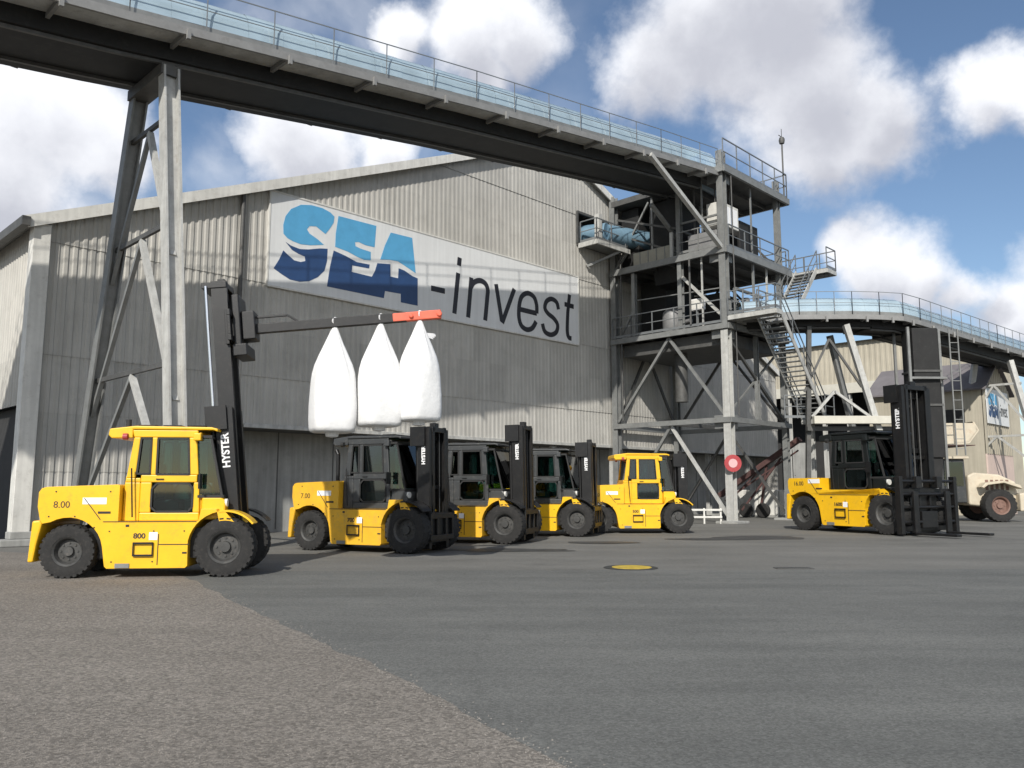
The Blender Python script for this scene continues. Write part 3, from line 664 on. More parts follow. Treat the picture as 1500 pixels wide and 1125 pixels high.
# chevron bracing
def chev(p, q, apex, w=.12, m1=STEEL, m2=STEEL):
    part(lambda mb: mb.bar(apex, p, w, w), 'brace', m1); part(lambda mb: mb.bar(apex, q, w, w), 'brace', m2)
chev((0, BX - .15, 5.0), (0, .2, 5.0), (0, 3.15, 8.95), .13)
chev((0, BX - .15, .3), (0, .2, .35), (0, 3.15, 4.6), .14, STEEL, STEELL)
chev((AX, BX - .15, 5.0), (AX, .2, 5.0), (AX, 3.2, 8.95), .12, STEELD, STEELD)
chev((AX, BX - .15, .3), (AX, .2, .35), (AX, 3.2, 4.6), .12, STEELD, STEELD)
chev((.2, BX, 5.0), (AX - .2, BX, 5.0), (2.8, BX, 8.95), .12, STEELD, STEELD)
part(lambda mb: mb.bar((.15, 0, 8.6), (AX - .15, 0, 5.0), .12, .12), 'brace', STEELD)
part(lambda mb: mb.bar((.15, .12, 5.0), (AX - .15, .12, 8.6), .09, .09), 'brace', STEEL)
part(lambda mb: mb.bar((-5.9, -.02, 15.75), (-.15, -.02, 12.85), .19, .19), 'knee_brace', STEELL)
part(lambda mb: mb.bar((0, 2.3, 11.9), (0, .2, 9.7), .13, .13), 'brace', STEELL)
part(lambda mb: mb.bar((0, 2.5, 13.2), (0, 6.2, 14.9), .1, .1), 'brace', STEELD)
part(lambda mb: mb.bar((0, 2.5, 14.4), (0, 6.2, 15.7), .1, .1), 'brace', STEELD)
part(lambda mb: mb.bar((-.02, BX - .4, 9.4), (-.02, 5.3, 10.6), .09, .09), 'brace', STEEL)
part(lambda mb: mb.bar((AX, .2, 9.4), (AX, 3.1, 12.7), .1, .1), 'brace', STEELD)
part(lambda mb: mb.bar((AX, .2, 13.1), (AX, 3.1, 16.5), .1, .1), 'brace', STEELD)
# railings
part(lambda mb: rails(mb, [(-.25, BX, 9.28), (-.25, 5.25, 9.28), (-.25, 0.1, 9.28)], 1.1, 1.3), 'railing', RAIL)
part(lambda mb: rails(mb, [(.2, -.18, 9.28), (AX + .2, -.18, 9.28), (AX + .2, BX, 9.28)], 1.1, 1.4), 'railing', STEEL)
part(lambda mb: rails(mb, [(-.25, 2.3, 12.98), (-.25, .1, 12.98)], 1.1, 1.1), 'railing', STEEL)
part(lambda mb: rails(mb, [(.2, -.18, 12.98), (AX + .8, -.18, 12.98)], 1.1, 1.5), 'railing', RAIL)
part(lambda mb: rails(mb, [(AX + .85, 0.0, 12.98), (AX + .85, BX, 12.98)], 1.1, 1.5), 'railing', RAIL)
part(lambda mb: rails(mb, [(-.2, -.25, 16.88), (AX + .75, -.25, 16.88), (AX + .75, 3.5, 16.88), (-.2, 3.5, 16.88)], 1.35, 1.3), 'railing', RAIL)
# ducts hanging under the top deck
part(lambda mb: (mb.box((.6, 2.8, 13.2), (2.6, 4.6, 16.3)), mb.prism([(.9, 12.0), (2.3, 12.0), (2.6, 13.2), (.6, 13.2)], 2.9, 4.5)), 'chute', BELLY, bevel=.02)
part(lambda mb: mb.box((3.1, .8, 13.0), (5.0, 3.0, 15.2)), 'darkened_housing', BELLY, bevel=.03)  # near-black as a dark backdrop: the tower's inner shade painted into the colour
part(lambda mb: (mb.box((2.0, 4.6, 9.3), (4.8, 6.2, 12.6)), mb.box((3.0, 2.0, 9.3), (5.0, 3.6, 11.6))), 'darkened_housing', BELLY, bevel=.03)  # same backdrop black, standing in for shade inside the tower
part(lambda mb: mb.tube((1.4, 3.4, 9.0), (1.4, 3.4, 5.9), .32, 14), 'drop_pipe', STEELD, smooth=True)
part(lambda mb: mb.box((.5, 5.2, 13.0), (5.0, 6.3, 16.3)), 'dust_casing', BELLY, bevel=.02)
part(lambda mb: mb.box((AX - 2.6, 2.2, 17.0), (AX - 1.0, 3.2, 17.55)), 'drive_housing', STEELD, bevel=.05)
part(lambda mb: mb.tube((.7, 1.9, 17.3), (3.0, 1.9, 17.25), .55, 18), 'head_drum', COVER, smooth=True)

for (p, q, w, m_) in (((0, 1.2, 9.3), (0, 1.2, 12.7), .07, STEELL), ((0, 4.0, 13.0), (0, 4.0, 16.4), .10, STEEL), ((0, 1.1, 13.0), (0, 1.1, 16.5), .07, STEEL), ((2.8, 0, 9.3), (2.8, 0, 12.7), .10, STEEL), ((4.2, 0, 9.3), (4.2, 0, 12.7), .08, STEELL),
                      ((2.8, 0, 13.0), (2.8, 0, 16.6), .07, STEEL), ((0, 6.2, 13.3), (0, 4.2, 16.2), .09, STEEL), ((AX, 6.3, 9.4), (AX, 3.3, 12.7), .1, STEELD), ((.1, 6.4, 13.1), (5.4, 6.4, 16.2), .1, STEELD),
                      ((.1, 2.4, 14.3), (5.5, 2.4, 14.3), .1, STEEL), ((0, 2.4, 14.6), (0, .2, 14.6), .09, STEEL), ((.1, 5.2, 11.2), (0, .1, 11.0), .05, STEEL)):
    part(lambda mb: mb.bar(p, q, w, w), 'strut', m_)
for (pts, r_) in (([(-.3, 1.7, 9.4), (-.3, 1.7, 12.6), (.3, 1.7, 12.8), (.3, 1.7, 16.4)], .05), ([(.4, -.3, 4.9), (.4, -.3, 16.5)], .03), ([(2.0, .6, 9.3), (2.0, .6, 11.4), (4.8, .6, 11.4)], .09), ([(-.2, 5.9, 5.0), (-.2, 5.9, 14.0)], .04), ([(1.0, 3.0, 14.0), (-1.5, 3.0, 15.4)], .12)):
    part(lambda mb: mb.path([Vector(q_) for q_ in pts], r_, 8), 'pipe', STEEL if r_ > .06 else STEELD, smooth=True)
part(lambda mb: (mb.box((3.4, .4, 9.3), (4.8, 1.4, 10.4)), mb.tube((3.6, .9, 10.4), (3.6, .9, 11.2), .22, 14)), 'gearbox', GREYM, bevel=.03)
part(lambda mb: (mb.box((-.05, .3, 12.98), (.9, 1.9, 13.9)),), 'drive_guard', GREYM, bevel=.04)
# gusset plates where members meet the corner column
for z_ in (4.85, 9.1, 12.8, 16.7):
    part(lambda mb: (mb.box((-.02, .17, z_ - .5), (.02, .75, z_ + .12)),), 'gusset', STEEL)
    part(lambda mb: (mb.box((.17, -.02, z_ - .5), (.75, .02, z_ + .12)),), 'gusset', STEEL)

# mast with small instrument
po = thing('antenna_mast', 'thin dark pole with a small instrument head on the top platform corner', 'antenna', (AX + .55, -.2, 16.9))
mb = MB(); mb.tube((AX + .55, -.2, 16.9), (AX + .55, -.2, 20.0), .045, 8); mb.build('pole', STEELD, po)
mb = MB(); mb.lathe([(.0, 0), (.13, .03), (.16, .2), (.12, .36), (0, .42)], (AX + .55, -.2, 19.9), 'z', 12); mb.build('instrument_head', STEELD, po, smooth=True)
mb = MB(); mb.bar((AX + .2, -.2, 20.3), (AX + .9, -.2, 20.3), .03); mb.tube((AX + .55, -.2, 20.2), (AX + .55, -.2, 20.75), .02, 6); mb.build('crossarm', STEELD, po)

# things carried by the tower
eb = thing('equipment_cabinet', 'large white cabinet hung under the top platform behind the corner column', 'cabinet', (1.1, .5, 14.25))
mb = MB(); mb.box((.25, .22, 14.2), (1.95, 1.0, 15.35)); mb.build('housing', TRIM, eb, bevel=.03)
mb = MB(); mb.box((.4, .205, 14.32), (1.05, .219, 15.2)); mb.box((1.1, .205, 14.32), (1.8, .219, 15.2)); mb.build('door', WHT, eb)
mb = MB(); mb.bar((.4, .6, 15.35), (.4, .6, 16.6), .05); mb.bar((1.8, .6, 15.35), (1.8, .6, 16.6), .05); mb.build('hanger', STEELD, eb)
cc = thing('chute_casing', 'beige enclosed chute casing on the second platform above the grey drum', 'chute', (.3, 4.0, 12.95))
mb = MB(); mb.box((-.1, 2.9, 12.98), (1.2, 5.15, 13.65)); mb.build('casing', BEIGE, cc, bevel=.02)
mb = MB(); mb.box((-.16, 2.72, 12.97), (-.04, 2.88, 14.25)); mb.build('end_post', STEELL, cc)
mb = MB(); 
for i in range(4): mb.box((-.125, 3.2 + i * .5, 13.0), (-.101, 3.24 + i * .5, 13.63)); mb.mark()
mb.each('rib', STEEL, cc)
dr = thing('motor_drum', 'rounded grey motor housing standing on the lower tower platform', 'motor', (1.2, 3.6, 9.25))
mb = MB(); mb.lathe([(.42, 0), (.5, .1), (.52, 1.0), (.48, 1.2), (.3, 1.38), (0, 1.42)], (1.2, 3.7, 9.3), 'z', 24); mb.build('casing', GREYM, dr, smooth=True)
mb = MB(); mb.box((.7, 3.2, 9.25), (1.7, 4.2, 9.32)); mb.build('base_plate', STEELD, dr)
mb = MB(); mb.tube((1.2, 3.2, 9.9), (1.0, 2.5, 9.9), .12, 12); mb.build('outlet_pipe', GREYM, dr, smooth=True)
ec = thing('switch_box', 'small pale switch box behind the tower railing next to the grey drum', 'box', (.5, 1.7, 9.3))
mb = MB(); mb.box((.2, 1.35, 10.2), (.5, 2.05, 10.75)); mb.build('housing', WHT, ec, bevel=.02)
mb = MB(); mb.bar((.35, 1.7, 9.27), (.35, 1.7, 10.2), .06); mb.build('post', STEEL, ec)
mb = MB(); mb.box((.185, 1.42, 10.25), (.199, 1.98, 10.7)); mb.build('door', TRIM, ec)

# short conveyor coming out of the wall
sc_ = thing('short_conveyor', 'short blue covered conveyor leaving the wall opening towards the tower', 'conveyor', (-.5, 6.2, 13.9))
mb = MB(); mb.tube((-2.0, 8.6, 14.78), (-1.15, 6.0, 14.72), .52, 20); mb.tube((-1.1, 6.2, 14.7), (2.2, 4.9, 14.6), .52, 20); mb.build('tube_cover', GREEN, sc_, smooth=True)
mb = MB(); mb.box((-2.65, 5.5, 13.88), (.1, 6.68, 13.98)); mb.build('platform', STEEL, sc_)
mb = MB(); mb.bar((-2.6, 5.52, 13.85), (.1, 5.52, 13.85), .1, .24); mb.bar((-2.62, 5.5, 13.85), (-2.62, 6.7, 13.85), .1, .24); mb.build('edge_beam', STEELL, sc_)
mb = MB(); rails(mb, [(-2.6, 6.6, 13.98), (-2.6, 5.55, 13.98), (-.2, 5.55, 13.98)], 1.1, 1.0); mb.build('railing', RAIL, sc_)
mb = MB(); mb.bar((-2.0, 6.7, 12.9), (-.6, 5.6, 13.75), .12); mb.bar((-.05, 6.4, 12.9), (-.05, 5.6, 13.75), .12); mb.build('bracket', STEEL, sc_)
mb = MB(); mb.box((-1.95, 5.9, 14.0), (-1.7, 6.2, 15.55)); mb.build('post', STEELL, sc_)

# ---------------------------------------------------------------- stairs
stc = thing('staircase', 'grey steel staircase zigzagging down the right side of the transfer tower', 'staircase', (4.0, -1.0, 0))
def flight(P0, P1, side, wdt, n_=None):
    """P0 top, P1 bottom (centre), side: unit vector across"""
    P0 = Vector(P0); P1 = Vector(P1); sd_ = Vector(side)
    n_ = n_ or int(abs(P0.z - P1.z) / .2)
    mb = MB()
    for k_ in (-1, 1): mb.bar(P0 + sd_ * k_ * wdt / 2, P1 + sd_ * k_ * wdt / 2, .05, .24)
    mb.build('stringer', STEELL, stc)
    run = (P1 - P0); run.z = 0; rd = run.normalized()
    mb = MB()
    for i in range(1, n_):
        c = P0.lerp(P1, i / n_)
        mb._add([c + sd_ * s1 * (wdt / 2 - .03) + rd * s2 * .13 + Vector((0, 0, s3 * .02)) for s3 in (-1, 1) for s1, s2 in ((-1, -1), (1, -1), (1, 1), (-1, 1))],
                [(0, 1, 2, 3), (4, 7, 6, 5), (0, 4, 5, 1), (1, 5, 6, 2), (2, 6, 7, 3), (3, 7, 4, 0)])
    mb.build('treads', STEEL, stc)
    for k_ in (-1, 1):
        mb = MB(); e0 = P0 + sd_ * k_ * (wdt / 2 + .03); e1 = P1 + sd_ * k_ * (wdt / 2 + .03)
        rails(mb, [e0, e1], 1.0, 1.4, True, 0, .025); mb.build('handrail', RAIL, stc)
flight((7.0, -.85, 12.95), (3.9, -.85, 9.65), (0, 1, 0), 1.1)
flight((.35, -2.0, 9.5), (4.5, -2.0, 5.0), (0, 1, 0), 1.15)
def landing(a0, a1, b0, b1, z, open_sides=()):
    mb = MB(); mb.box((a0, b0, z - .06), (a1, b1, z)); mb.build('landing', STEEL, stc)
    mb = MB()
    for i, (p, q) in enumerate((((a0, b0), (a1, b0)), ((a1, b0), (a1, b1)), ((a0, b1), (a1, b1)), ((a0, b0), (a0, b1)))):
        mb.bar((p[0], p[1], z - .15), (q[0], q[1], z - .15), .08, .2)
    mb.build('landing_frame', STEELL, stc)
    mb = MB()
    for i, (p, q) in enumerate((((a0, b0), (a1, b0)), ((a1, b0), (a1, b1)), ((a0, b1), (a1, b1)), ((a0, b0), (a0, b1)))):
        if i not in open_sides: rails(mb, [(p[0], p[1], z), (q[0], q[1], z)], 1.1, .9)
    mb.build('railing', RAIL, stc)
landing(7.0, 8.1, -1.95, -.25, 12.95, (3, 2))
landing(6.52, 8.1, -.22, 1.3, 12.95, (0, 3))
landing(.38, 3.9, -1.42, -.25, 9.6, (1, 2, 3))
landing(-.2, .33, -2.6, -.25, 9.6, (1, 2))
landing(4.5, 5.5, -2.6, -1.4, 4.95, (3, 1))
for p in ((4.6, -2.5), (5.4, -1.5), (.1, -2.5)):
    mb = MB(); mb.hbeam((*p, 0 if p[0] > 1 else 9.2), (*p, 4.75 if p[0] > 1 else 9.4), .16, .03); mb.build('post', STEELL, stc)

# ---------------------------------------------------------------- right-hand gallery (world coordinates)
g3 = thing('conveyor_gallery', 'low blue covered conveyor gallery bending away from the tower towards the right edge', 'conveyor', (18.6, 37.8, 9.6), mode='world')
gallery(g3, [(10.9, 37.95, 9.55), (13.5, 37.75, 9.66), (16.0, 37.75, 9.68), (17.3, 37.8, 9.66)], (0, 1, 0), 2.4, .6, .42, .72, None, .9, 1.8)
dd = Vector((11, 9.5, 0)).normalized(); wd = Vector((-dd.y, dd.x, 0))
mid = Vector((19.6, 38.6, 9.55))
half = Vector((.3, 1, 0)).normalized()
gallery(g3, [(17.3, 37.8, 9.66), (18.5, 38.0, 9.64), tuple(mid)], tuple(Vector((-.25, 1, 0)).normalized()), 2.4, .6, .5, .72, None, 1.2, 1.2)
gallery(g3, [tuple(mid), tuple(mid + dd * 10), tuple(mid + dd * 34)], tuple(wd), 2.4, .6, .55, .72, None, 1.2, 2.4)

ts = thing('trestle', 'steel trestle with pale slanting leg under the low gallery right of the staircase', 'trestle', (15.5, 38, 0), mode='world')
def tpart(n_, m_, *bars):
    mb = MB()
    for p, q, w in bars: mb.bar(p, q, w, w)
    return mb.build(n_, m_, ts)
tpart('leg', STEELL, ((15.75, 38.0, 9.25), (18.1, 38.0, .1), .26))
tpart('leg', STEELD, ((14.15, 38.4, 9.25), (13.7, 38.4, .1), .2))
tpart('leg', STEEL, ((15.75, 40.0, 9.1), (17.8, 40.6, .1), .24))
tpart('brace', STEELD, ((15.0, 38.2, 8.6), (13.8, 38.4, 6.1), .1)); tpart('brace', STEELD, ((15.0, 38.2, 8.6), (16.4, 38.1, 6.3), .1))
tpart('brace', STEELL, ((15.1, 38.1, 6.1), (14.0, 38.1, 4.9), .12)); tpart('brace', STEELL, ((15.1, 38.1, 6.1), (16.7, 38.1, 4.9), .12))
tpart('brace', STEEL, ((16.6, 38.3, 4.3), (14.2, 38.3, .6), .14))
tpart('crossbar', STEELD, ((13.75, 38.15, 4.35), (18.0, 38.15, 4.35), .2))
mb = MB(); mb.bar((13.9, 37.7, 4.72), (18.15, 37.7, 4.72), .3, .36); mb.build('pale_beam', PALEB, ts, bevel=.02)
mb = MB(); rails(mb, [(13.0, 38.9, 4.9), (14.2, 38.9, 4.9)], 1.1, .5); mb.build('railing', RAIL, ts)
mb = MB(); mb.box((17.6, 37.6, -.0), (18.6, 38.4, .1)); mb.box((13.3, 38.0, 0), (14.1, 38.8, .1)); mb.build('foot_plate', CONC, ts)

ch = thing('discharge_chute', 'massive black vertical discharge chute under the bend of the low gallery', 'chute', (19.45, 38.4, 0), mode='world')
mb = MB(); mb.box((18.85, 38.0, 3.0), (20.05, 39.1, 9.1)); mb.build('shaft', BELLY, ch, bevel=.03)
mb = MB(); mb.prism([(18.9, 3.0), (20.0, 3.0), (19.8, 1.6), (19.1, 1.6)], 38.1, 39.0); mb.build('spout', BELLY, ch)
mb = MB(); 
for z_ in (5.4, 7.0): mb.box((18.8, 37.95, z_), (20.1, 39.15, z_ + .1))
mb.build('stiffening_band', STEELD, ch)
mb = MB()
for p in ((18.55, 37.8), (18.6, 39.3), (20.35, 39.5), (20.25, 38.3)): mb.bar((*p, 0), (*p, 9.1), .11)
mb.bar((18.55, 37.8, 6.7), (20.25, 37.85, 6.7), .1); mb.bar((20.25, 37.85, 6.7), (20.25, 39.3, 6.7), .1)
mb.build('support_frame', STEEL, ch)
mb = MB()
for z_ in range(12): mb.bar((20.45, 37.75, 3.4 + z_ * .45), (20.85, 37.75, 3.4 + z_ * .45), .03)
mb.bar((20.45, 37.75, 3.1), (20.45, 37.75, 9.0), .05); mb.bar((20.85, 37.75, 3.1), (20.85, 37.75, 9.0), .05); mb.build('ladder', STEEL, ch)

t3 = thing('trestle', 'pale steel A frame carrying the low gallery near the right edge', 'trestle', (28.5, 46, 0), mode='world')
e_ = mid + dd * 12.6
for s_ in (.3, 2.2):
    mb = MB(); tp = e_ + wd * s_ - Vector((0, 0, .6)); ft = e_ + wd * (s_ + (-1.7 if s_ < 1 else 1.7)); ft.z = .1
    mb.bar(tp, ft, .28); mb.build('leg', STEELL, t3)
for z_, k_ in ((7.6, .5), (4.6, 1.2)):
    mb = MB(); a_ = e_ + wd * (.3 - k_); b_ = e_ + wd * (2.2 + k_); a_.z = b_.z = z_; mb.bar(a_, b_, .12); mb.build('crossbar', STEELL, t3)
    mb = MB(); c_ = (a_ + b_) / 2; f1 = e_ + wd * (.3 - k_ * 1.6); f1.z = z_ - 2.6; mb.bar(c_, f1, .11); mb.build('brace', STEELL, t3)
    mb = MB(); f1 = e_ + wd * (2.2 + k_ * 1.6); f1.z = z_ - 2.6; mb.bar(c_, f1, .11); mb.build('brace', STEELL, t3)

# ---------------------------------------------------------------- second warehouse
w2 = thing('storage_hall', 'beige storage hall with open dark bay seen between the staircase and black chute', 'warehouse', (29.9, 1.4, 0))
mb = MB(); bb = 1.4
while bb < 27:
    for i in range(4):
        p0, p1 = prof[i], prof[i + 1]
        mb._add([(29.9 + p0[1], bb + p0[0] * 1.6, 9.3), (29.9 + p1[1], bb + p1[0] * 1.6, 9.3), (29.9 + p1[1], bb + p1[0] * 1.6, 13.0), (29.9 + p0[1], bb + p0[0] * 1.6, 13.0)], [(0, 1, 2, 3)])
    bb += .4
mb.build('side_cladding', CLAD2, w2)
mb = MB(); mb.box((29.75, 1.3, 8.95), (29.95, 27, 9.75)); mb.build('lintel_beam', PALEB, w2)
mb = MB()
x = 30.0
while x < 58:
    for i in range(4):
        p0, p1 = prof[i], prof[i + 1]; s_ = 1.6
        f_ = lambda q: 13.0 + .02 * min(q - 29.9, 58 - q)
        x0, x1 = x + p0[0] * s_, x + p1[0] * s_
        mb._add([(x0, 1.4 + p0[1], 0), (x1, 1.4 + p1[1], 0), (x1, 1.4 + p1[1], f_(x1)), (x0, 1.4 + p0[1], f_(x0))], [(0, 1, 2, 3)])
    x += .4
mb.build('gable_cladding', CLAD2, w2)
mb = MB()
mb._add([(29.5, 1.2, 12.95), (44, 1.2, 13.26), (44, 27, 13.26), (29.5, 27, 12.95), (58.4, 1.2, 12.95), (58.4, 27, 12.95)], [(0, 1, 2, 3), (1, 4, 5, 2)]); mb.build('roof', ROOFM, w2)
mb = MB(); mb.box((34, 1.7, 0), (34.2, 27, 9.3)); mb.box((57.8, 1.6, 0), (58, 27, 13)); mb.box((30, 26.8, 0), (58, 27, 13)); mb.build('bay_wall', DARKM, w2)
for bb in (1.6, 6.6, 11.6, 16.6, 21.6):
    mb = MB(); mb.hbeam((30.1, bb, 0), (30.1, bb, 9.0), .35, .04); mb.build('column', STEELL, w2)
mb = MB(); mb.box((29.6, 9.5, 0), (29.8, 11.2, 5.2)); mb.build('pier', CONC, w2)

# ---------------------------------------------------------------- small shed with its own banner
sh = thing('shed', 'small cream gabled shed with weathered purple roof at the right edge', 'shed', (19.8, -5.5, 0))
def shz(q): return 7.6 + 1.7 * (1 - abs(q - 22.6) / 2.8)
mb = MB(); x = 19.8
while x < 25.39:
    z0, z1 = shz(x), shz(min(25.4, x + .2)); dd_ = .03 if int(round((x - 19.8) / .2)) % 2 else 0
    mb.box((x, -5.5 + dd_, 3.6), (x + .2, -5.4 + dd_, min(z0, z1))); x += .2
mb.build('gable_wall', CLAD2, sh)
mb = MB(); mb.box((19.8, -5.46, 0), (25.4, -5.36, 3.6)); mb.build('lower_wall', PINKW, sh)
mb = MB(); mb.box((19.8, -5.35, 0), (19.9, 1.2, 7.5)); mb.box((25.3, -5.35, 0), (25.4, 1.2, 7.5)); mb.box((19.9, 1.1, 0), (25.3, 1.2, 7.5)); mb.build('side_wall', CLAD2, sh)
mb = MB()
for q0, q1 in ((19.4, 22.6), (22.6, 25.8)):
    mb._add([(q0, -5.7, shz(q0)), (q1, -5.7, shz(q1)), (q1, 1.3, shz(q1)), (q0, 1.3, shz(q0)), (q0, -5.7, shz(q0) + .1), (q1, -5.7, shz(q1) + .1), (q1, 1.3, shz(q1) + .1), (q0, 1.3, shz(q0) + .1)],
            [(0, 1, 2, 3), (4, 7, 6, 5), (0, 4, 5, 1), (3, 2, 6, 7), (0, 3, 7, 4), (1, 5, 6, 2)])
mb.build('roof', PURP, sh)
mb = MB(); mb.box((19.74, -4.4, 4.4), (19.79, -3.0, 6.3)); mb.build('window', DARKM, sh)
s2 = thing('signboard', 'small faded blue and white company banner on the far shed gable', 'sign', (22, -5.55, 5.6))
mb = MB(); mb.box((20.0, -5.58, 5.4), (24.6, -5.53, 7.5)); mb.build('panel', SIGNW, s2)
k_ = 1.15 / 3.1; fx = lambda q: (20.2 + (q[0] + 19.6) * .30, 5.75 + (q[1] - 9.0) * .50)
for kx, (m_, pts) in POLY.items():
    mb = MB(); mb.prism([fx(p) for p in pts], -5.592, -5.585); mb.build('letter', m_, s2)
text_part('-invest', 1.15, 'lettering', BLACKI, s2.o, Matrix.Translation((23.4 - 22, -5.588 + 5.55, 6.3 - 5.6)) @ Matrix.Rotation(R(90), 4, 'X'), .003, .55)

# pale wall and low blocks behind the tower
lb = thing('block_wall', 'low wall of pale concrete blocks standing behind the transfer tower', 'wall', (9.0, 2.2, 0))
for i in range(4):
    mb = MB(); mb.box((9.0 + i * .0, 1.0 + i * 1.25, 0), (9.7, 2.22 + i * 1.25, 1.5 + .0 * i)); mb.build('block', TRIM, lb, bevel=.04)
mb = MB(); mb.box((8.9, .4, 0), (9.8, 6.4, .12)); mb.build('footing', CONC, lb)
mc = thing('mobile_conveyor', 'rusty red mobile conveyor frame tilted behind the foot of the tower', 'conveyor', (7.6, 2.5, 0))
mb = MB(); mb.bar((7.2, 4.8, 1.2), (8.0, .4, 4.2), .5, .25); mb.build('boom', RUSTM, mc)
mb = MB(); mb.bar((7.2, 4.5, .9), (8.0, .5, 3.6), .08); mb.bar((7.3, 4.2, 1.0), (7.7, 2.2, 2.9), .08); mb.bar((7.6, 2.6, .4), (7.7, 2.2, 2.8), .1); mb.bar((7.4, 3.6, .4), (7.8, 1.4, 3.2), .1); mb.build('frame', RUSTM, mc)
for yy in (2.4, 3.4):
    mb = MB(); mb.lathe([(.12, -.12), (.35, -.12), (.40, -.07), (.40, .07), (.35, .12), (.12, .12)], (7.5, yy, .40), 'x', 20); mb.build('wheel', RUB, mc, smooth=True)

# round sign on the tower column
rs = thing('round_sign', 'round red and pale pink sign fixed to the nearest tower column', 'sign', (10.02, 37.36, 2.55), mode='world')
mb = MB(); mb.lathe([(0, 0), (.39, 0), (.39, .025), (0, .025)], (10.02, 37.30, 2.72), 'y', 36); mb.build('rim', RED, rs)
mb = MB(); mb.lathe([(0, 0), (.20, 0), (.20, .008), (0, .008)], (10.02, 37.288, 2.72), 'y', 32); mb.build('centre', PINK, rs)
mb = MB(); mb.bar((10.02, 37.335, 2.3), (10.02, 37.335, 3.1), .05); mb.build('clip', STEEL, rs)
# white barrier by the column
wb = thing('barrier', 'low white painted pipe barrier left of the tower column foot', 'barrier', (9.0, 37.6, 0), mode='world')
mb = MB(); 
for z_ in (.3, .62): mb.bar((7.9, 37.6, z_), (9.5, 37.5, z_), .09)
mb.build('rail', TRIM, wb, bevel=.01)
for x_ in (7.95, 8.7, 9.45):
    mb = MB(); mb.bar((x_, 37.55, 0), (x_, 37.55, .7), .07); mb.build('post', TRIM, wb)

# ---------------------------------------------------------------- ground furniture
mh = thing('manhole_cover', 'yellow painted round manhole cover set in the yard asphalt', 'manhole cover', (2.45, 16.9, .012), mode='world')
mb = MB(); mb.lathe([(0, 0), (.40, 0), (.40, .012), (.37, .016), (0, .016)], (2.42, 16.9, .006), 'z', 36); mb.build('cover', mat('worn_yellow_cast_iron', (.50, .36, .05), .7, .1, var=.3, scale=5, dirt=(.15, .13, .09), dirt_amt=.7, bump=.5, bscale=30), mh)
mb = MB(); mb.lathe([(.403, 0), (.55, 0), (.53, .008), (.403, .008)], (2.4, 16.9, .005), 'z', 40); mb.build('surround', mat('tar_surround', (.035, .035, .032), .9, var=.3, scale=5), mh)
dg_ = thing('drain_grate', 'narrow dark rectangular drain grate in the asphalt right of the manhole', 'drain', (5.65, 16.75, .01), mode='world')
mb = MB(); mb.box((5.28, 16.62, .005), (6.02, 16.90, .016)); mb.build('frame', STEELD, dg_)
mb = MB()
for i in range(9): mb.box((5.33 + i * .075, 16.65, .0165), (5.365 + i * .075, 16.87, .022))
mb.build('bars', STEELD, dg_)
STM = mat('dark_ground_patch', (.055, .055, .052), .6, var=.3, scale=3)  # flat dark patches with uneven outlines, laid on the ground
for i, (x_, y_, rx, ry) in enumerate(((8.2, 27.0, 1.5, .9), (.0, 21.6, 1.6, .55), (6.4, 26.2, 1.4, .5), (2.6, 24.6, 1.0, .5))):
    pts = []
    for j in range(40):
        an = 2 * math.pi * j / 40; rr = 1 + .35 * mnoise.noise(Vector((math.cos(an) * 1.4 + i * 5, math.sin(an) * 1.4, i)))
        pts.append((x_ + rx * rr * math.cos(an), y_ + ry * rr * math.sin(an)))
    sheet('dark_ground_patch', pts, .009 + .001 * i, STM)
dp = thing('wall_plinth', 'dark concrete kerb at the foot of the left warehouse corner', 'kerb', (-27, 6.6, 0))
mb = MB(); mb.box((-27.6, 6.3, 0), (-24.3, 6.9, .20)); mb.build('kerb', CONC, dp, bevel=.03)
mb = MB(); mb.box((-27.32, 6.5, .2), (-26.7, 6.95, .40)); mb.build('post_base', CONC, dp, bevel=.02)

# ---------------------------------------------------------------- forklifts
def arc(cx, cz, r, a0, a1, n_=9):
    return [(cx + r * math.cos(R(a0 + (a1 - a0) * i / n_)), cz + r * math.sin(R(a0 + (a1 - a0) * i / n_))) for i in range(n_ + 1)]
X0 = 2.05
def wheel(rt, x, y, r, w, rim=RIM, side=-1, lugs=26):
    """tyre, rim and hub; side -1 means outer face towards -y"""
    c = (x, y, r)
    mb = MB(); h = w / 2
    mb.lathe([(r * .56, -h * .9), (r * .80, -h), (r * .93, -h * .92), (r * .985, -h * .6), (r * .985, h * .6), (r * .93, h * .92), (r * .80, h), (r * .56, h * .9)], c, 'y', 40, cap=False)
    for i in range(lugs):
        an = 2 * math.pi * i / lugs
        for s_ in (-1, 1):
            a2 = an + (math.pi / lugs if s_ > 0 else 0); ca, sa = math.cos(a2), math.sin(a2)
            p = Vector((x + ca * (r * .985 - .016), y + s_ * h * .06, r + sa * (r * .985 - .016))); q = Vector((x + ca * r * .93, y + s_ * h * .95, r + sa * r * .93))
            mb.bar(p, q, .07 * r / .5, .05, (ca, 0, sa))
    ty = mb.build('tyre', RUB, rt, smooth=30)
    mb = MB(); o_ = side * h
    mb.lathe([(0, o_ * .55), (r * .17, o_ * .55), (r * .19, o_ * .25), (r * .42, o_ * .2), (r * .48, o_ * .75), (r * .55, o_ * .92), (r * .57, o_ * .80), (r * .57, -o_ * .8), (0, -o_ * .8)], c, 'y', 32)
    for i in range(8):
        an = 2 * math.pi * i / 8; cc_ = (x + math.cos(an) * r * .3, y, r + math.sin(an) * r * .3)
        mb.tube((cc_[0], y + o_ * .18, cc_[2]), (cc_[0], y + o_ * .32, cc_[2]), .022 * r / .5, 6)
    mb.build('rim', rim, (rt, ty), smooth=30)
    return ty
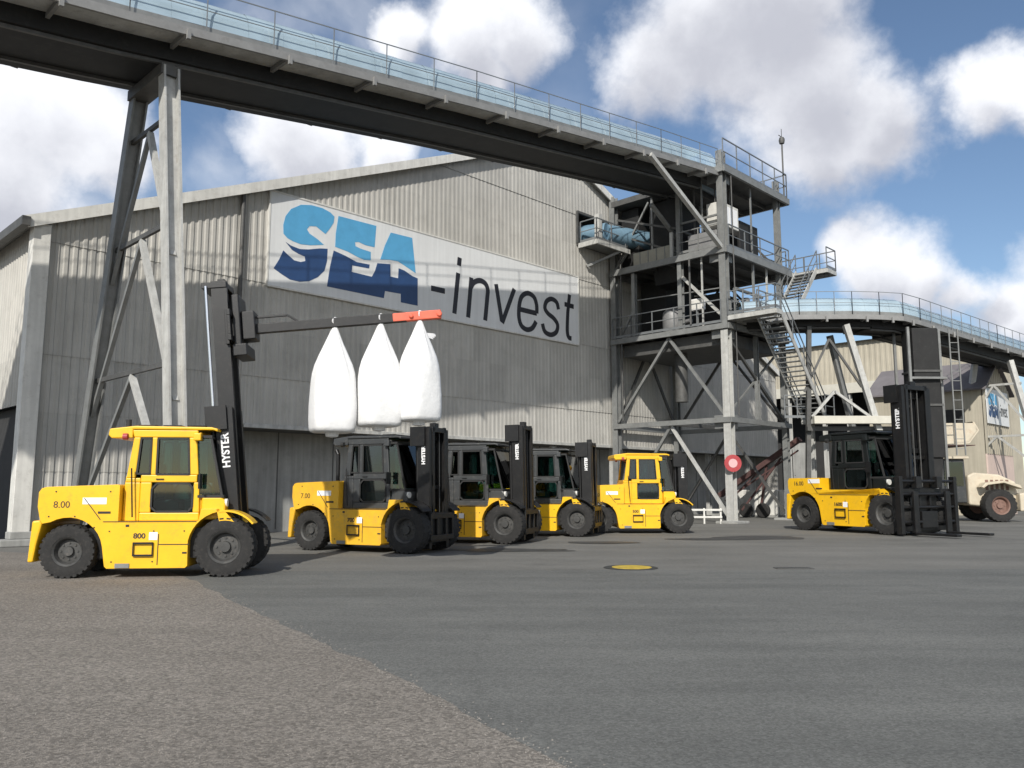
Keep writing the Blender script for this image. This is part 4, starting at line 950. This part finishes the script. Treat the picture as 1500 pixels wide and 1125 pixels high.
def forklift(label, pos, heading, scale=1.0, mshift=0.,  cab='yellow', H1=3.0, H2=None, cz=.25, tilt=2., jib=False, cw=1.1, grp='yellow forklifts parked in front of the warehouse', body=None, stack=True, code='8.00', front_shift=0., mastw=.42, bigcar=False, roofz_=2.72):
    """local axes: x forward, y left; (3.46-X0, -.97) is the near front wheel contact, placed at pos"""
    c, s = math.cos(heading), math.sin(heading)
    lx, ly = (3.46 - X0) * scale, -.86 * scale
    base = (pos[0] - (c * lx - s * ly), pos[1] - (s * lx + c * ly), 0)
    rt = thing('forklift', label, 'forklift', base, 'local', grp, heading, scale)
    T = Matrix.Translation((-X0, 0, 0))
    BM_ = body or YEL; CM = {'yellow': BM_, 'grey': GCAB, 'black': BCAB}[cab]
    def mk(): m_ = MB(); m_.M = T; return m_
    cwid_ = .70
    # chassis
    mb = mk()
    prof_ = [(.20, 1.06), (.145, 1.30), (.15, 1.56), (.20, 1.63), (.28, 1.655), (1.52, 1.70), (1.56, 1.68), (1.56, 1.03), (2.98, 1.03), (3.02, 1.25), (3.30, 1.25), (3.36, 1.02), (3.62, 1.02), (3.66, .96)]
    if bigcar: prof_ = [(.20, 1.06), (.145, 1.20), (.15, 1.42), (.20, 1.49), (1.30, 1.49), (1.34, 1.16), (3.30, 1.16), (3.36, 1.02), (3.62, 1.02), (3.66, .96)]
    prof_ += arc(3.46, .55, .66, 72, 170, 10)[2:] + [(2.82, .22), (2.78, .18), (1.40, .18), (1.36, .22)] + arc(.69, .48, .62, -2, 120, 11)[1:] + [(.24, .99)]
    mb.prism(prof_, -.87, .87); hull = mb.build('body', BM_, rt, bevel=.03, seg=3)
    # counterweight rear skirt
    mb = mk(); mb.prism([(.02, .30), (.12, .30), (.16, .62), (.235, .985), (.195, 1.055), (.06, 1.04)], -.86, .86); mb.build('counterweight', BM_, rt, bevel=.03)
    # panel seams, side tank door, step, vents
    mb = mk()
    for y_ in (-.874, .874):
        mb.box((1.30, y_ - .003, 1.015), (2.95, y_ + .003, 1.03)); mb.box((2.28, y_ - .003, .24), (2.295, y_ + .003, .80)); mb.box((2.3, y_ - .003, .60), (2.84, y_ + .003, .615))
        mb.bar((.95, y_, 1.45), (1.25, y_, 1.06), .006, .014); mb.box((1.20, y_ - .004, 1.17), (1.42, y_ + .004, 1.21))
        mb.box((1.70, y_ - .004, .93), (1.76, y_ + .004, .97)); mb.box((2.72, y_ - .004, .44), (2.80, y_ + .004, .47)); mb.mark()
    mb.each('panel_seam', SEAL, (rt, hull))
    mb = mk(); mb.box((1.55, -.89, .19), (1.80, -.875, .27)); mb.build('step_plate', STEEL, (rt, hull))
    mb = mk(); mb.box((1.0, -.7, .35), (3.4, .7, .9)); mb.box((.3, -.55, .34), (1.1, .55, .70)); mb.build('underframe', BLK, rt)
    # hood louvres on top and code lettering
    FR = Matrix.Translation((-X0, 0, 0)) @ Matrix.Rotation(R(90), 4, 'X')
    text_part(code, .17, 'code_lettering', INK, rt.o, Matrix.Translation((.56 - X0, -.873, 1.33)) @ Matrix.Rotation(R(90), 4, 'X'), .003, 1.0)
    mb = mk(); mb.box((.92, -.874, 1.34), (1.34, -.870, 1.46)); mb.build('label_plate', WHT, (rt, hull))
    text_part(code.replace('.', ''), .13, 'panel_lettering', INK, rt.o, Matrix.Translation((1.95 - X0, -.873, .76)) @ Matrix.Rotation(R(90), 4, 'X'), .003, 1.1, .004)
    mb = mk(); mb.box((2.12, -.874, .69), (2.27, -.870, .83)); mb.build('label_plate', WHT, (rt, hull))
    mb = mk()
    for y_, g_ in ((-cwid_ - .012, -1), (cwid_ + .012, 1)):
        mb.bar((2.14, y_, 1.80), (2.28, y_, 1.80), .02); mb.mark()
    mb.each('door_handle', BLK, rt)
    mb = mk()
    for y_ in (-.875, .875):
        for x_, z_ in ((1.42, .85), (1.48, .30), (2.2, .85), (2.2, .30), (2.74, .85), (.35, 1.12), (.80, 1.12), (1.15, .92), (.45, 1.57), (1.4, 1.57)):
            mb.tube((x_, y_ - .004, z_), (x_, y_ + .004, z_), .014, 8)
    mb.build('bolts', SEAL, (rt, hull))
    mb = mk(); mb.box((1.86, -.92, .40), (2.20, -.871, .43)); mb.box((1.86, -.92, .62), (2.20, -.871, .65)); mb.bar((1.86, -.90, .40), (1.86, -.90, .65), .02); mb.bar((2.20, -.90, .40), (2.20, -.90, .65), .02); mb.build('access_step', BLK, rt)
    mb = mk(); mb.tube((1.78, -.80, 1.1), (1.72, -.80, 2.0), .014, 8); mb.build('grab_rail', BLK, rt)
    # wheels
    for y_, sd_ in ((-.69, -1), (.69, 1)):
        w_ = wheel(rt, .69 - X0, y_, .49, .34, side=sd_); w_.name = 'rear_wheel'
        w_ = wheel(rt, 3.46 - X0, y_, .55, .38, side=sd_); w_.name = 'front_wheel'
    # fenders over the front wheels
    for y0, y1 in ((-.88, -.50), (.50, .88)):
        mb = mk(); pr = arc(3.46, .55, .68, 40, 100, 8) + arc(3.46, .55, .645, 100, 40, 8); mb.prism(pr, y0, y1)
        mb.build('fender', BLK if cab != 'yellow' or y0 > 0 else BM_, rt)
    # cab ------------------------------------------------
    zr = roofz_; cwid = .70
    mb = mk()
    def side(y0, y1):
        q = lambda *p: mb.prism(list(p), y0, y1)
        q((1.56, 1.03), (1.86, 1.03), (1.86, 1.74), (1.58, 1.74))                     # rear corner panel
        q((1.58, 1.74), (1.86, 1.74), (1.86, 1.82), (1.60, 1.82))
        q((1.60, 1.82), (1.76, 1.82), (1.82, zr - .14), (1.70, zr - .14))             # rear pillar
        q((1.86, 1.74), (2.88, 1.74), (2.88, 1.88), (1.86, 1.88))                     # waist rail
        q((1.86, 1.03), (2.94, 1.03), (2.94, 1.18), (1.86, 1.18))
        q((1.86, 1.18), (2.06, 1.18), (2.06, 1.74), (1.86, 1.74))
        q((2.82, 1.18), (2.94, 1.18), (2.92, 1.74), (2.82, 1.74))
        q((2.03, 1.88), (2.13, 1.88), (2.13, zr - .14), (2.03, zr - .14))             # B pillar
        q((2.74, 1.88), (2.90, 1.88), (2.84, zr - .14), (2.70, zr - .14))             # A pillar
        q((1.70, zr - .14), (2.86, zr - .14), (2.86, zr), (1.66, zr))                 # head rail
    side(-cwid, -cwid + .06); side(cwid - .06, cwid)
    # rear and front crossbars
    for xx, zz in ((1.62, 1.80), (1.74, zr - .08), (2.86, zr - .08)): mb.box((xx - .05, -cwid + .06, zz - .05), (xx + .05, cwid - .06, zz + .05))
    mb.box((2.90, -cwid + .06, 1.03), (2.97, cwid - .06, 1.52))
    mb.box((1.56, -cwid + .06, 1.03), (1.64, cwid - .06, 1.75))
    cb = mb.build('cab', CM, rt, bevel=.018)
    # windscreen frame that slants forward to the mast
    mb = mk()
    for y_ in (-cwid + .02, cwid - .02):
        mb.bar((3.10, y_, zr - .14), (3.34, y_, 1.50), .04); mb.bar((2.90, y_, 1.48), (3.36, y_, 1.48), .05); mb.bar((2.86, y_, zr - .12), (3.12, y_, zr - .12), .05)
    mb.bar((3.10, -cwid, zr - .14), (3.10, cwid, zr - .14), .04); mb.bar((3.35, -cwid, 1.48), (3.35, cwid, 1.48), .05)
    mb.build('windscreen_frame', SEAL, (rt, cb))
    for y_ in (-cwid + .02, cwid - .02):
        mb = mk(); mb.prism([(2.94, 1.51), (3.32, 1.51), (3.10, zr - .16), (2.88, zr - .16)], y_ - .004, y_ + .004); mb.build('front_side_glass', GLASS, (rt, cb))
    mb = mk(); mb.prism([(3.335, 1.52), (3.345, 1.52), (3.115, zr - .17), (3.105, zr - .17)], -cwid + .05, cwid - .05); mb.build('windscreen', GLASS, (rt, cb))
    mb = mk()
    mb.prism([(1.64, 1.84), (1.65, 1.84), (1.735, zr - .14), (1.725, zr - .14)], -cwid + .07, cwid - .07); mb.build('rear_window', GLASS, (rt, cb))
    for y_, sg_ in ((-cwid + .03, -1), (cwid - .03, 1)):
        for nm_, pr in (('quarter_window', [(1.785, 1.90), (2.02, 1.90), (2.02, zr - .16), (1.835, zr - .16)]),
                        ('door_window', [(2.14, 1.89), (2.735, 1.89), (2.69, zr - .16), (2.14, zr - .16)]),
                        ('lower_door_window', [(2.07, 1.28), (2.16, 1.20), (2.74, 1.20), (2.81, 1.28), (2.81, 1.62), (2.74, 1.72), (2.16, 1.72), (2.07, 1.62)])):
            mb = mk(); mb.prism(pr, y_ - .004, y_ + .004); wdw = mb.build(nm_, GLASS, (rt, cb))
            mb = mk(); yo = y_ + sg_ * .032
            for p, q in zip(pr, pr[1:] + pr[:1]): mb.bar((p[0], yo, p[1]), (q[0], yo, q[1]), .016, .035)
            mb.build('window_seal', SEAL, (rt, cb))
    # roof, beacon, mirrors, lights
    mb = mk(); mb.prism([(1.24, zr - .10), (1.30, zr - .16), (1.68, zr - .15), (1.68, zr + .01), (3.14, zr + .003), (3.22, zr - .03), (3.22, zr + .03), (3.10, zr + .06), (1.72, zr + .075), (1.26, zr + .02)], -cwid - .02, cwid + .02)
    mb.build('roof', CM, rt, bevel=.02)
    mb = mk()
    for x_ in (1.9, 2.35, 2.8): mb.box((x_ - .16, -.62, zr + .076), (x_ + .16, .62, zr + .10))
    mb.build('roof_grille', BLK, rt)
    if cab == 'yellow': mb = mk(); mb.tube((1.55, -.58, zr + .05), (1.55, -.58, zr + .20), .05, 12); mb.build('beacon', SEAL, rt, smooth=True)
    for y_ in (-.74, .74):
        mb = mk(); mb.box((2.80, y_ - .07, zr - .20), (2.94, y_ + .07, zr - .06)); mb.build('work_light', CM, rt, bevel=.02)
        mb = mk(); mb.tube((1.60, y_, zr - .13), (1.52, y_, zr - .13), .06, 12); mb.build('rear_light', RED if cab == 'yellow' else SEAL, rt)
    for y_ in (-.84, .84):
        mb = mk(); mb.box((2.96, y_ - .09, 1.62), (2.99, y_ + .09, 1.90)); mb.bar((2.9, y_ * .8, 1.8), (2.97, y_, 1.8), .02)
        mb.build('mirror', BLK, rt)
    for y_ in (-.62, .62):
        mb = mk(); mb.tube((3.36, y_, 1.36), (3.44, y_, 1.36), .075, 14); mb.build('headlight', TRIM, rt)
    # interior
    mb = mk(); mb.box((1.95, -.28, 1.2), (2.45, .28, 1.42)); mb.box((1.90, -.26, 1.42), (2.04, .26, 2.1)); mb.box((1.93, -.15, 2.1), (2.02, .15, 2.3)); mb.build('seat', SEATM, rt, bevel=.05)
    mb = mk(); mb.bar((2.9, 0, 1.3), (2.70, 0, 1.72), .06)
    for i in range(16):
        a0, a1 = 2 * math.pi * i / 16, 2 * math.pi * (i + 1) / 16
        f_ = lambda an: (2.69 + .07 * math.cos(an), .19 * math.sin(an), 1.75 + .17 * math.cos(an) * .8)
        mb.tube(f_(a0), f_(a1), .014, 6)
    mb.build('steering_wheel', SEAL, rt)
    mb = mk(); mb.box((2.62, -.6, 1.04), (2.92, .6, 1.42)); mb.build('dashboard', SEATM, rt, bevel=.03)
    if stack:
        mb = mk(); mb.tube((1.34, -.62, 1.66), (1.34, -.62, 2.35), .05, 12); mb.tube((1.34, -.62, 2.35), (1.28, -.62, 2.46), .05, 12); mb.build('exhaust_stack', BLK, rt, smooth=True)
    # front cowl
    mb = mk(); mb.prism([(2.98, 1.05), (3.40, 1.05), (3.42, 1.38), (3.34, 1.47), (2.98, 1.47)], -.70, .70); mb.build('cowl', BM_ if cab == 'yellow' else CM, rt, bevel=.03)
    for y_ in (-.5, .5):
        mb = mk(); mb.tube((3.0, y_ * 1.2, .75), (3.55, y_ * .8, 1.15), .06, 10); mb.build('tilt_cylinder', BLK, rt, smooth=True)
    # mast -------------------------------------------------
    Tm = T @ Matrix.Translation((3.78 + mshift, 0, .30)) @ Matrix.Rotation(R(-tilt), 4, 'Y') @ Matrix.Translation((-3.78, 0, -.30))
    def mm(): m_ = MB(); m_.M = Tm; return m_
    H2 = H2 or H1 + .05; mw = mastw
    for s_ in (-1, 1):
        mb = mm()
        mb.box((3.58, s_ * mw, .10), (3.90, s_ * (mw + .035), H1)); mb.box((3.58, s_ * (mw - .08), .10), (3.605, s_ * mw, H1)); mb.box((3.875, s_ * (mw - .08), .10), (3.90, s_ * mw, H1))
        mb.build('outer_mast_channel', BLK, rt)
        mb = mm()
        mb.box((3.62, s_ * (mw - .10), .30), (3.92, s_ * (mw - .13), H2)); mb.box((3.62, s_ * (mw - .13), .30), (3.64, s_ * (mw - .19), H2)); mb.box((3.90, s_ * (mw - .13), .30), (3.92, s_ * (mw - .19), H2))
        mb.build('inner_mast_channel', BLK, rt)
        mb = mm(); mb.tube((3.50, s_ * (mw - .10), .35), (3.50, s_ * (mw - .10), H1 - .15), .05, 10); mb.build('lift_cylinder', BLK, rt, smooth=True)
        mb = mm(); mb.tube((3.53, s_ * (mw - .06), H1 - .15), (3.53, s_ * (mw - .06), max(H2 - .10, H1 - .02)), .026, 10); mb.build('piston_rod', CHROME, rt, smooth=True)
        mb = mm(); mb.bar((3.84, s_ * .12, .5), (3.84, s_ * .12, H2 - .1), .03, .012); mb.build('chain', STEELD, rt)
        mb = mm(); mb.path([(3.56, s_ * .2, .5), (3.55, s_ * .22, H1 * .5), (3.60, s_ * .18, H1 - .05), (3.74, s_ * .16, H2 - .12)], .016, 6); mb.build('hose', SEAL, rt)
    mb = mm(); mb.box((3.60, -mw - .06, H1 - .30), (3.70, mw + .06, H1 - .02)); mb.mark(); mb.box((3.62, -mw, .16), (3.70, mw, .34)); mb.mark(); mb.box((3.62, -mw, H1 * .55), (3.69, mw, H1 * .55 + .12)); mb.mark(); mb.each('mast_crosshead', BLK, rt, bevel=.012)
    mb = mm(); mb.box((3.44, -mw + .08, H2 - .14), (3.92, mw - .08, H2 - .02)); mb.mark(); mb.box((3.70, -.1, H2 - .018), (3.84, .1, H2 + .10)); mb.mark(); mb.box((3.72, -mw + .13, H2 * .5), (3.78, mw - .13, H2 * .5 + .1)); mb.mark(); mb.each('inner_crosshead', BLK, rt, bevel=.01)
    mb = mm(); mb.box((3.40, -mw - .10, H1 - .42), (3.80, -mw - .036, H1 + .04)); mb.build('mast_bracket', BLK, rt)
    # carriage
    ch_ = .50 * (1.9 if bigcar else 1)
    mb = mm()
    for z_ in (cz, cz + ch_): mb.box((3.93, -cw / 2, z_), (4.0, cw / 2, z_ + .12))
    for y_ in (-cw / 2 + .04, -.2, .2, cw / 2 - .04): mb.box((3.935, y_ - .035, cz + .12), (3.995, y_ + .035, cz + ch_))
    mb.box((3.86, -mw + .02, cz - .05), (3.93, mw - .02, cz + ch_ + .15))
    mb.build('carriage', BLK, rt, bevel=.008)
    if bigcar:
        mb = mm()
        for y_ in (-cw / 2, cw / 2): mb.box((3.96, y_ - .06, .05), (4.12, y_ + .06, 1.50))
        for z_ in (.35, .72, 1.05, 1.38): mb.tube((4.06, -cw / 2, z_), (4.06, cw / 2, z_), .04, 10)
        mb.box((3.98, -.30, .2), (4.10, .30, .62)); mb.box((4.0, -.5, 1.2), (4.14, -.3, 1.5)); mb.box((4.0, .3, 1.2), (4.14, .5, 1.5))
        mb.build('fork_positioner', BLK, rt, bevel=.01)
        for y_ in (-.62, .62):
            mb = mm(); mb.box((4.13, y_ - .09, .04), (4.20, y_ + .09, 1.12)); mb.box((4.13, y_ - .09, .04), (5.3, y_ + .09, .10)); mb.build('fork', BLK, rt, bevel=.01)
    if jib:
        mb = mm(); mb.box((4.0, -.34, cz - .1), (4.14, .34, cz + .95)); mb.box((4.14, -.22, cz + .05), (4.40, .22, cz + .62)); mb.box((3.98, -.4, cz - .30), (4.25, .4, cz - .06)); mb.build('jib_mount', BLK, rt, bevel=.02)
        mb = mm(); mb.bar((4.30, 0, cz + .28), (7.4, 0, cz + .28), .15, .19); mb.bar((4.30, 0, cz + .52), (5.0, 0, cz + .52), .04, .05); mb.bar((5.0, 0, cz + .53), (5.25, 0, cz + .35), .04, .04); jb = mb.build('jib_boom', BLK, rt, bevel=.01)
        mb = mm(); mb.bar((7.12, 0, cz + .28), (8.12, 0, cz + .28), .16, .18); mb.tube((7.5, -.13, cz + .28), (7.5, .13, cz + .28), .05, 8); mb.tube((8.08, -.12, cz + .28), (8.08, .12, cz + .28), .06, 8); mb.build('jib_sleeve', ORG, (rt, jb), bevel=.02)
        # maker's lettering runs up the mast
    if jib or cab != 'grey' or True:
        ML = Tm @ Matrix.Translation((3.74, -mw - .0375, H1 * (.74 if jib else .78))) @ Matrix.Rotation(R(90), 4, 'X') @ Matrix.Rotation(R(90 if True else -90), 4, 'Z')
        text_part('HYSTER', .20 if jib else .13 if not bigcar else .16, 'mast_lettering', WHT, rt.o, ML, .002, .95, .006)
    return rt, Tm

GR = 'yellow forklifts parked in front of the warehouse'
HD1 = 6
fl1, TM1 = forklift('yellow forklift with yellow cab and raised jib mast holding three white bags, nearest the camera', (-5.22, 15.1), R(HD1), .98, -.20, 'yellow', 3.2, 5.75, 4.50, 6.0, jib=True, stack=False, code='8.00')
forklift('yellow forklift with dark grey cab, second from the left beneath the white bags', (-2.63, 20.32), R(-25), 1.05, 0., 'grey', 2.95, None, .3, 1.0, body=YEL2, code='7.00')
forklift('yellow forklift with grey cab, third from the left behind the dark mast of the second', (-.23, 23.8), R(-20), 1.05, 0., 'grey', 3.25, None, .3, 1.0, body=YEL2, code='7.02')
forklift('yellow forklift with grey cab, fourth from the left just before the yellow cabbed one', (2.13, 27.4), R(-17), 1.05, 0., 'grey', 2.95, None, .3, 1.0, body=YEL, code='7.03')
forklift('yellow forklift with yellow cab parked just left of the tower column', (5.93, 29.5), R(2), 1.02, 0., 'yellow', 2.75, None, .3, .0, stack=False, code='5.00')
forklift('large yellow container forklift with black cab and wide black carriage, right of the tower', (12.85, 28.5), R(-63), 1.33, 0., 'black', 3.85, None, .12, .0, cw=2.1, body=YEL, stack=False, code='16.00', mastw=.52, bigcar=True, roofz_=2.66)

# ---------------------------------------------------------------- bulk bags
tip = fl1.o
def on_boom(lx_, cz=4.50): 
    p = TM1 @ Vector((lx_, 0, cz + .28)); c, s = math.cos(R(HD1)), math.sin(R(HD1)); p = p * .98
    return Vector((tip.location.x + c * p.x - s * p.y, tip.location.y + s * p.x + c * p.y, p.z))
def bag(label, lx_, H, w, seed, lean=0.):
    top = on_boom(lx_)
    rt = thing('bulk_bag', label, 'bag', (top.x, top.y, top.z - H), 'local', 'white bulk bags hanging from the jib', R(20 + seed * 7))
    zz = [0, .02, .08, .25, .5, .75, .95, 1.1, 1.25, 1.45, 1.65, 1.84, H - .03]
    ww = [.84, .95, 1.0, 1.02, 1.02, 1.0, .97, .93, .84, .64, .42, .23, .06]
    sq = [.55, .52, .50, .50, .5, .55, .62, .7, .78, .85, .9, 1, 1]
    n_ = 44; mb = MB(); vs = []; 
    for z_, k_, q_ in zip(zz, ww, sq):
        z_ = z_ * H / 2.05 if z_ < H - .2 else z_
        for i in range(n_):
            an = 2 * math.pi * i / n_; ca, sa = math.cos(an), math.sin(an); e = q_
            px = math.copysign(abs(ca) ** e, ca); py = math.copysign(abs(sa) ** e, sa)
            # gathered folds towards the neck
            fold = 1 + (.07 * math.sin(an * 9 + seed) + .04 * math.sin(an * 15 + seed * 2)) * max(0, (z_ - .8) / 1.0) + .02 * mnoise.noise(Vector((px * 2 + seed * 3, py * 2, z_ * 2)))
            vs.append((px * w / 2 * k_ * fold + lean * z_ * .0, py * w / 2 * k_ * fold, z_))
    fs = [tuple(range(n_))[::-1], tuple(range((len(zz) - 1) * n_, len(zz) * n_))]
    for j in range(len(zz) - 1):
        for i in range(n_): fs.append((j * n_ + i, j * n_ + (i + 1) % n_, (j + 1) * n_ + (i + 1) % n_, (j + 1) * n_ + i))
    mb._add(vs, fs); o = mb.build('sack', BAGM, rt, smooth=60)
    mb = MB()
    for i in range(4):
        an = math.pi / 4 + i * math.pi / 2; mb.bar((math.cos(an) * .03, math.sin(an) * .03, H - .06), (math.cos(an) * .09, math.sin(an) * .09, H + .04), .025, .04); mb.bar((math.cos(an) * .09, math.sin(an) * .09, H + .04), (0, 0, H + .10), .025, .04)
    mb.build('lifting_loop', WHT, rt)
    mb = MB(); mb.lathe([(.0, -.10), (.12, -.08), (.14, .0)], (0, 0, 0), 'z', 16); mb.build('discharge_spout', BAGM, rt, smooth=True)
    return rt
B1 = bag('left of the three white bulk bags hanging from the jib, slightly lowest', 5.95, 2.20, .84, 1)
B2 = bag('middle one of the three white bulk bags hanging from the jib', 6.88, 2.17, .79, 2)
B3 = bag('right white bulk bag hanging from the orange tip of the jib', 7.68, 2.14, .76, 3)
mb = MB(); 
for i in range(3): mb.prism([(.04, 1.80 + i * .01), (.30 + i * .06, 1.74 + i * .05), (.34 + i * .05, 1.70 + i * .04), (.06, 1.74)], -.01 + i * .03, .004 + i * .03)
o = mb.build('loose_tie', WHT, B3)

# ---------------------------------------------------------------- cream wheel loader behind the big forklift
wl = thing('wheel_loader', 'cream wheel loader with raised bucket parked behind the large forklift', 'loader', (21.9, 40.5, 0), 'local', None, R(178))
# local x forward (to the left in the photograph)
mb = MB(); mb.prism([(-2.5, .9), (-2.35, 1.9), (-1.6, 2.25), (-.4, 2.35), (-.1, 2.2), (-.1, .8), (-1.0, .7), (-2.2, .55)], -.75, .75); mb.build('engine_hood', CREAM, wl, bevel=.08, seg=3)
mb = MB(); mb.prism([(-2.75, .55), (-2.3, .5), (-2.3, 1.35), (-2.7, 1.4)], -1.1, 1.1); mb.build('counterweight', CREAM, wl, bevel=.06)
mb = MB(); mb.prism([(-2.35, 1.55), (-2.25, 1.75), (-1.5, 1.95), (-.65, 1.85), (-.45, 1.65), (-.55, 1.6), (-.75, 1.75), (-1.5, 1.85), (-2.2, 1.62)], .80, 1.30); mb.mark(); mb.prism([(-2.35, 1.55), (-2.25, 1.75), (-1.5, 1.95), (-.65, 1.85), (-.45, 1.65), (-.55, 1.6), (-.75, 1.75), (-1.5, 1.85), (-2.2, 1.62)], -1.30, -.80); mb.mark(); mb.each('fender', CREAM, wl, bevel=.02)
mb = MB(); 
for i in range(5): mb.box((-2.0 + i * .24, .751, 1.5), (-1.86 + i * .24, .762, 2.0))
mb.build('grille', RIMR, wl)
mb = MB(); mb.prism([(-.1, .9), (1.1, .9), (1.1, 1.6), (.95, 3.0), (-.05, 3.0)], -.62, .62); cab_ = mb.build('cab', GCAB, wl, bevel=.05)
mb = MB()
for y_ in (-.63, .63): mb.prism([(.05, 1.7), (.98, 1.7), (.88, 2.85), (.05, 2.85)], y_ - .006, y_ + .006); mb.mark()
mb.each('cab_window', GLASS, (wl, cab_))
mb = MB(); mb.box((-.2, -.8, 3.0), (1.2, .8, 3.12)); mb.build('cab_roof', CREAM, wl, bevel=.03)
mb = MB(); mb.prism([(.9, .6), (3.1, .6), (3.1, 1.2), (2.0, 1.7), (.9, 1.3)], -.45, .45); mb.build('front_frame', CREAM, wl, bevel=.04)
for y_ in (-.5, .5):
    mb = MB(); mb.bar((1.9, y_ * 1.5, 1.6), (1.1, y_ * 1.5, 3.75), .2, .36); mb.build('lift_arm', CREAM, wl, bevel=.02)
for x_, y_, s_ in ((-1.3, 1.05, 1), (-1.3, -1.05, -1), (2.2, 1.05, 1), (2.2, -1.05, -1)):
    wheel(wl, x_, y_, .78, .5, RIMR, s_, 22).name = 'wheel'
mb = MB(); mb.M = Matrix.Translation((-.9, 0, 0)); mb.prism([(.55, 4.75), (.35, 4.35), (.85, 3.72), (2.0, 3.6), (2.5, 3.75), (2.62, 4.75), (2.5, 4.8), (2.35, 3.9), (1.9, 3.72), (.9, 3.84), (.5, 4.35), (.65, 4.78)], -1.25, 1.25)
mb.prism([(.6, 4.7), (.42, 4.35), (.88, 3.78), (2.0, 3.66), (2.44, 3.8), (2.55, 4.7)], -1.25, -1.21); mb.prism([(.6, 4.7), (.42, 4.35), (.88, 3.78), (2.0, 3.66), (2.44, 3.8), (2.55, 4.7)], 1.21, 1.25)
mb.build('bucket', CREAM, wl, bevel=.015)
mb = MB(); mb.M = Matrix.Translation((-.9, 0, 0)); mb.box((.6, -1.27, 3.62), (2.1, 1.27, 3.655)); mb.build('cutting_edge', RUSTM, wl)

# loose grit on the coarse asphalt
rg = random.Random(3); mb = MB()
def edge_x(y):
    for (x0, y0), (x1, y1) in zip(edge[:-1], edge[1:]):
        if y1 <= y <= y0: return x0 + (x1 - x0) * (y - y0) / (y1 - y0)
    return 0
for i in range(5200):
    y = 4.6 + 9 * rg.random() ** 1.6; ex = edge_x(y)
    near = rg.random() < .10
    x = ex + (rg.gauss(0, .10) if near else -rg.random() * (y * .75 + ex + .5))
    r_ = rg.uniform(.003, .008) * (1.3 if near else 1); z0 = .0085 if x < ex else .0045
    vs = [(x + r_ * rg.uniform(.7, 1.2) * math.cos(a), y + r_ * rg.uniform(.7, 1.2) * math.sin(a), z0) for a in (0, 1.26, 2.51, 3.77, 5.03)] + [(x, y, z0 + r_ * rg.uniform(.5, .9))]
    mb._add(vs, [(0, 1, 5), (1, 2, 5), (2, 3, 5), (3, 4, 5), (4, 0, 5)])
solo('loose_grit', mb, mat('pale_grit', (.20, .185, .165), .9, var=.35, scale=30), 'small pale stones scattered over the brown asphalt', 'grit', kind='stuff')
S.cycles.max_bounces = 8; S.cycles.transparent_max_bounces = 16
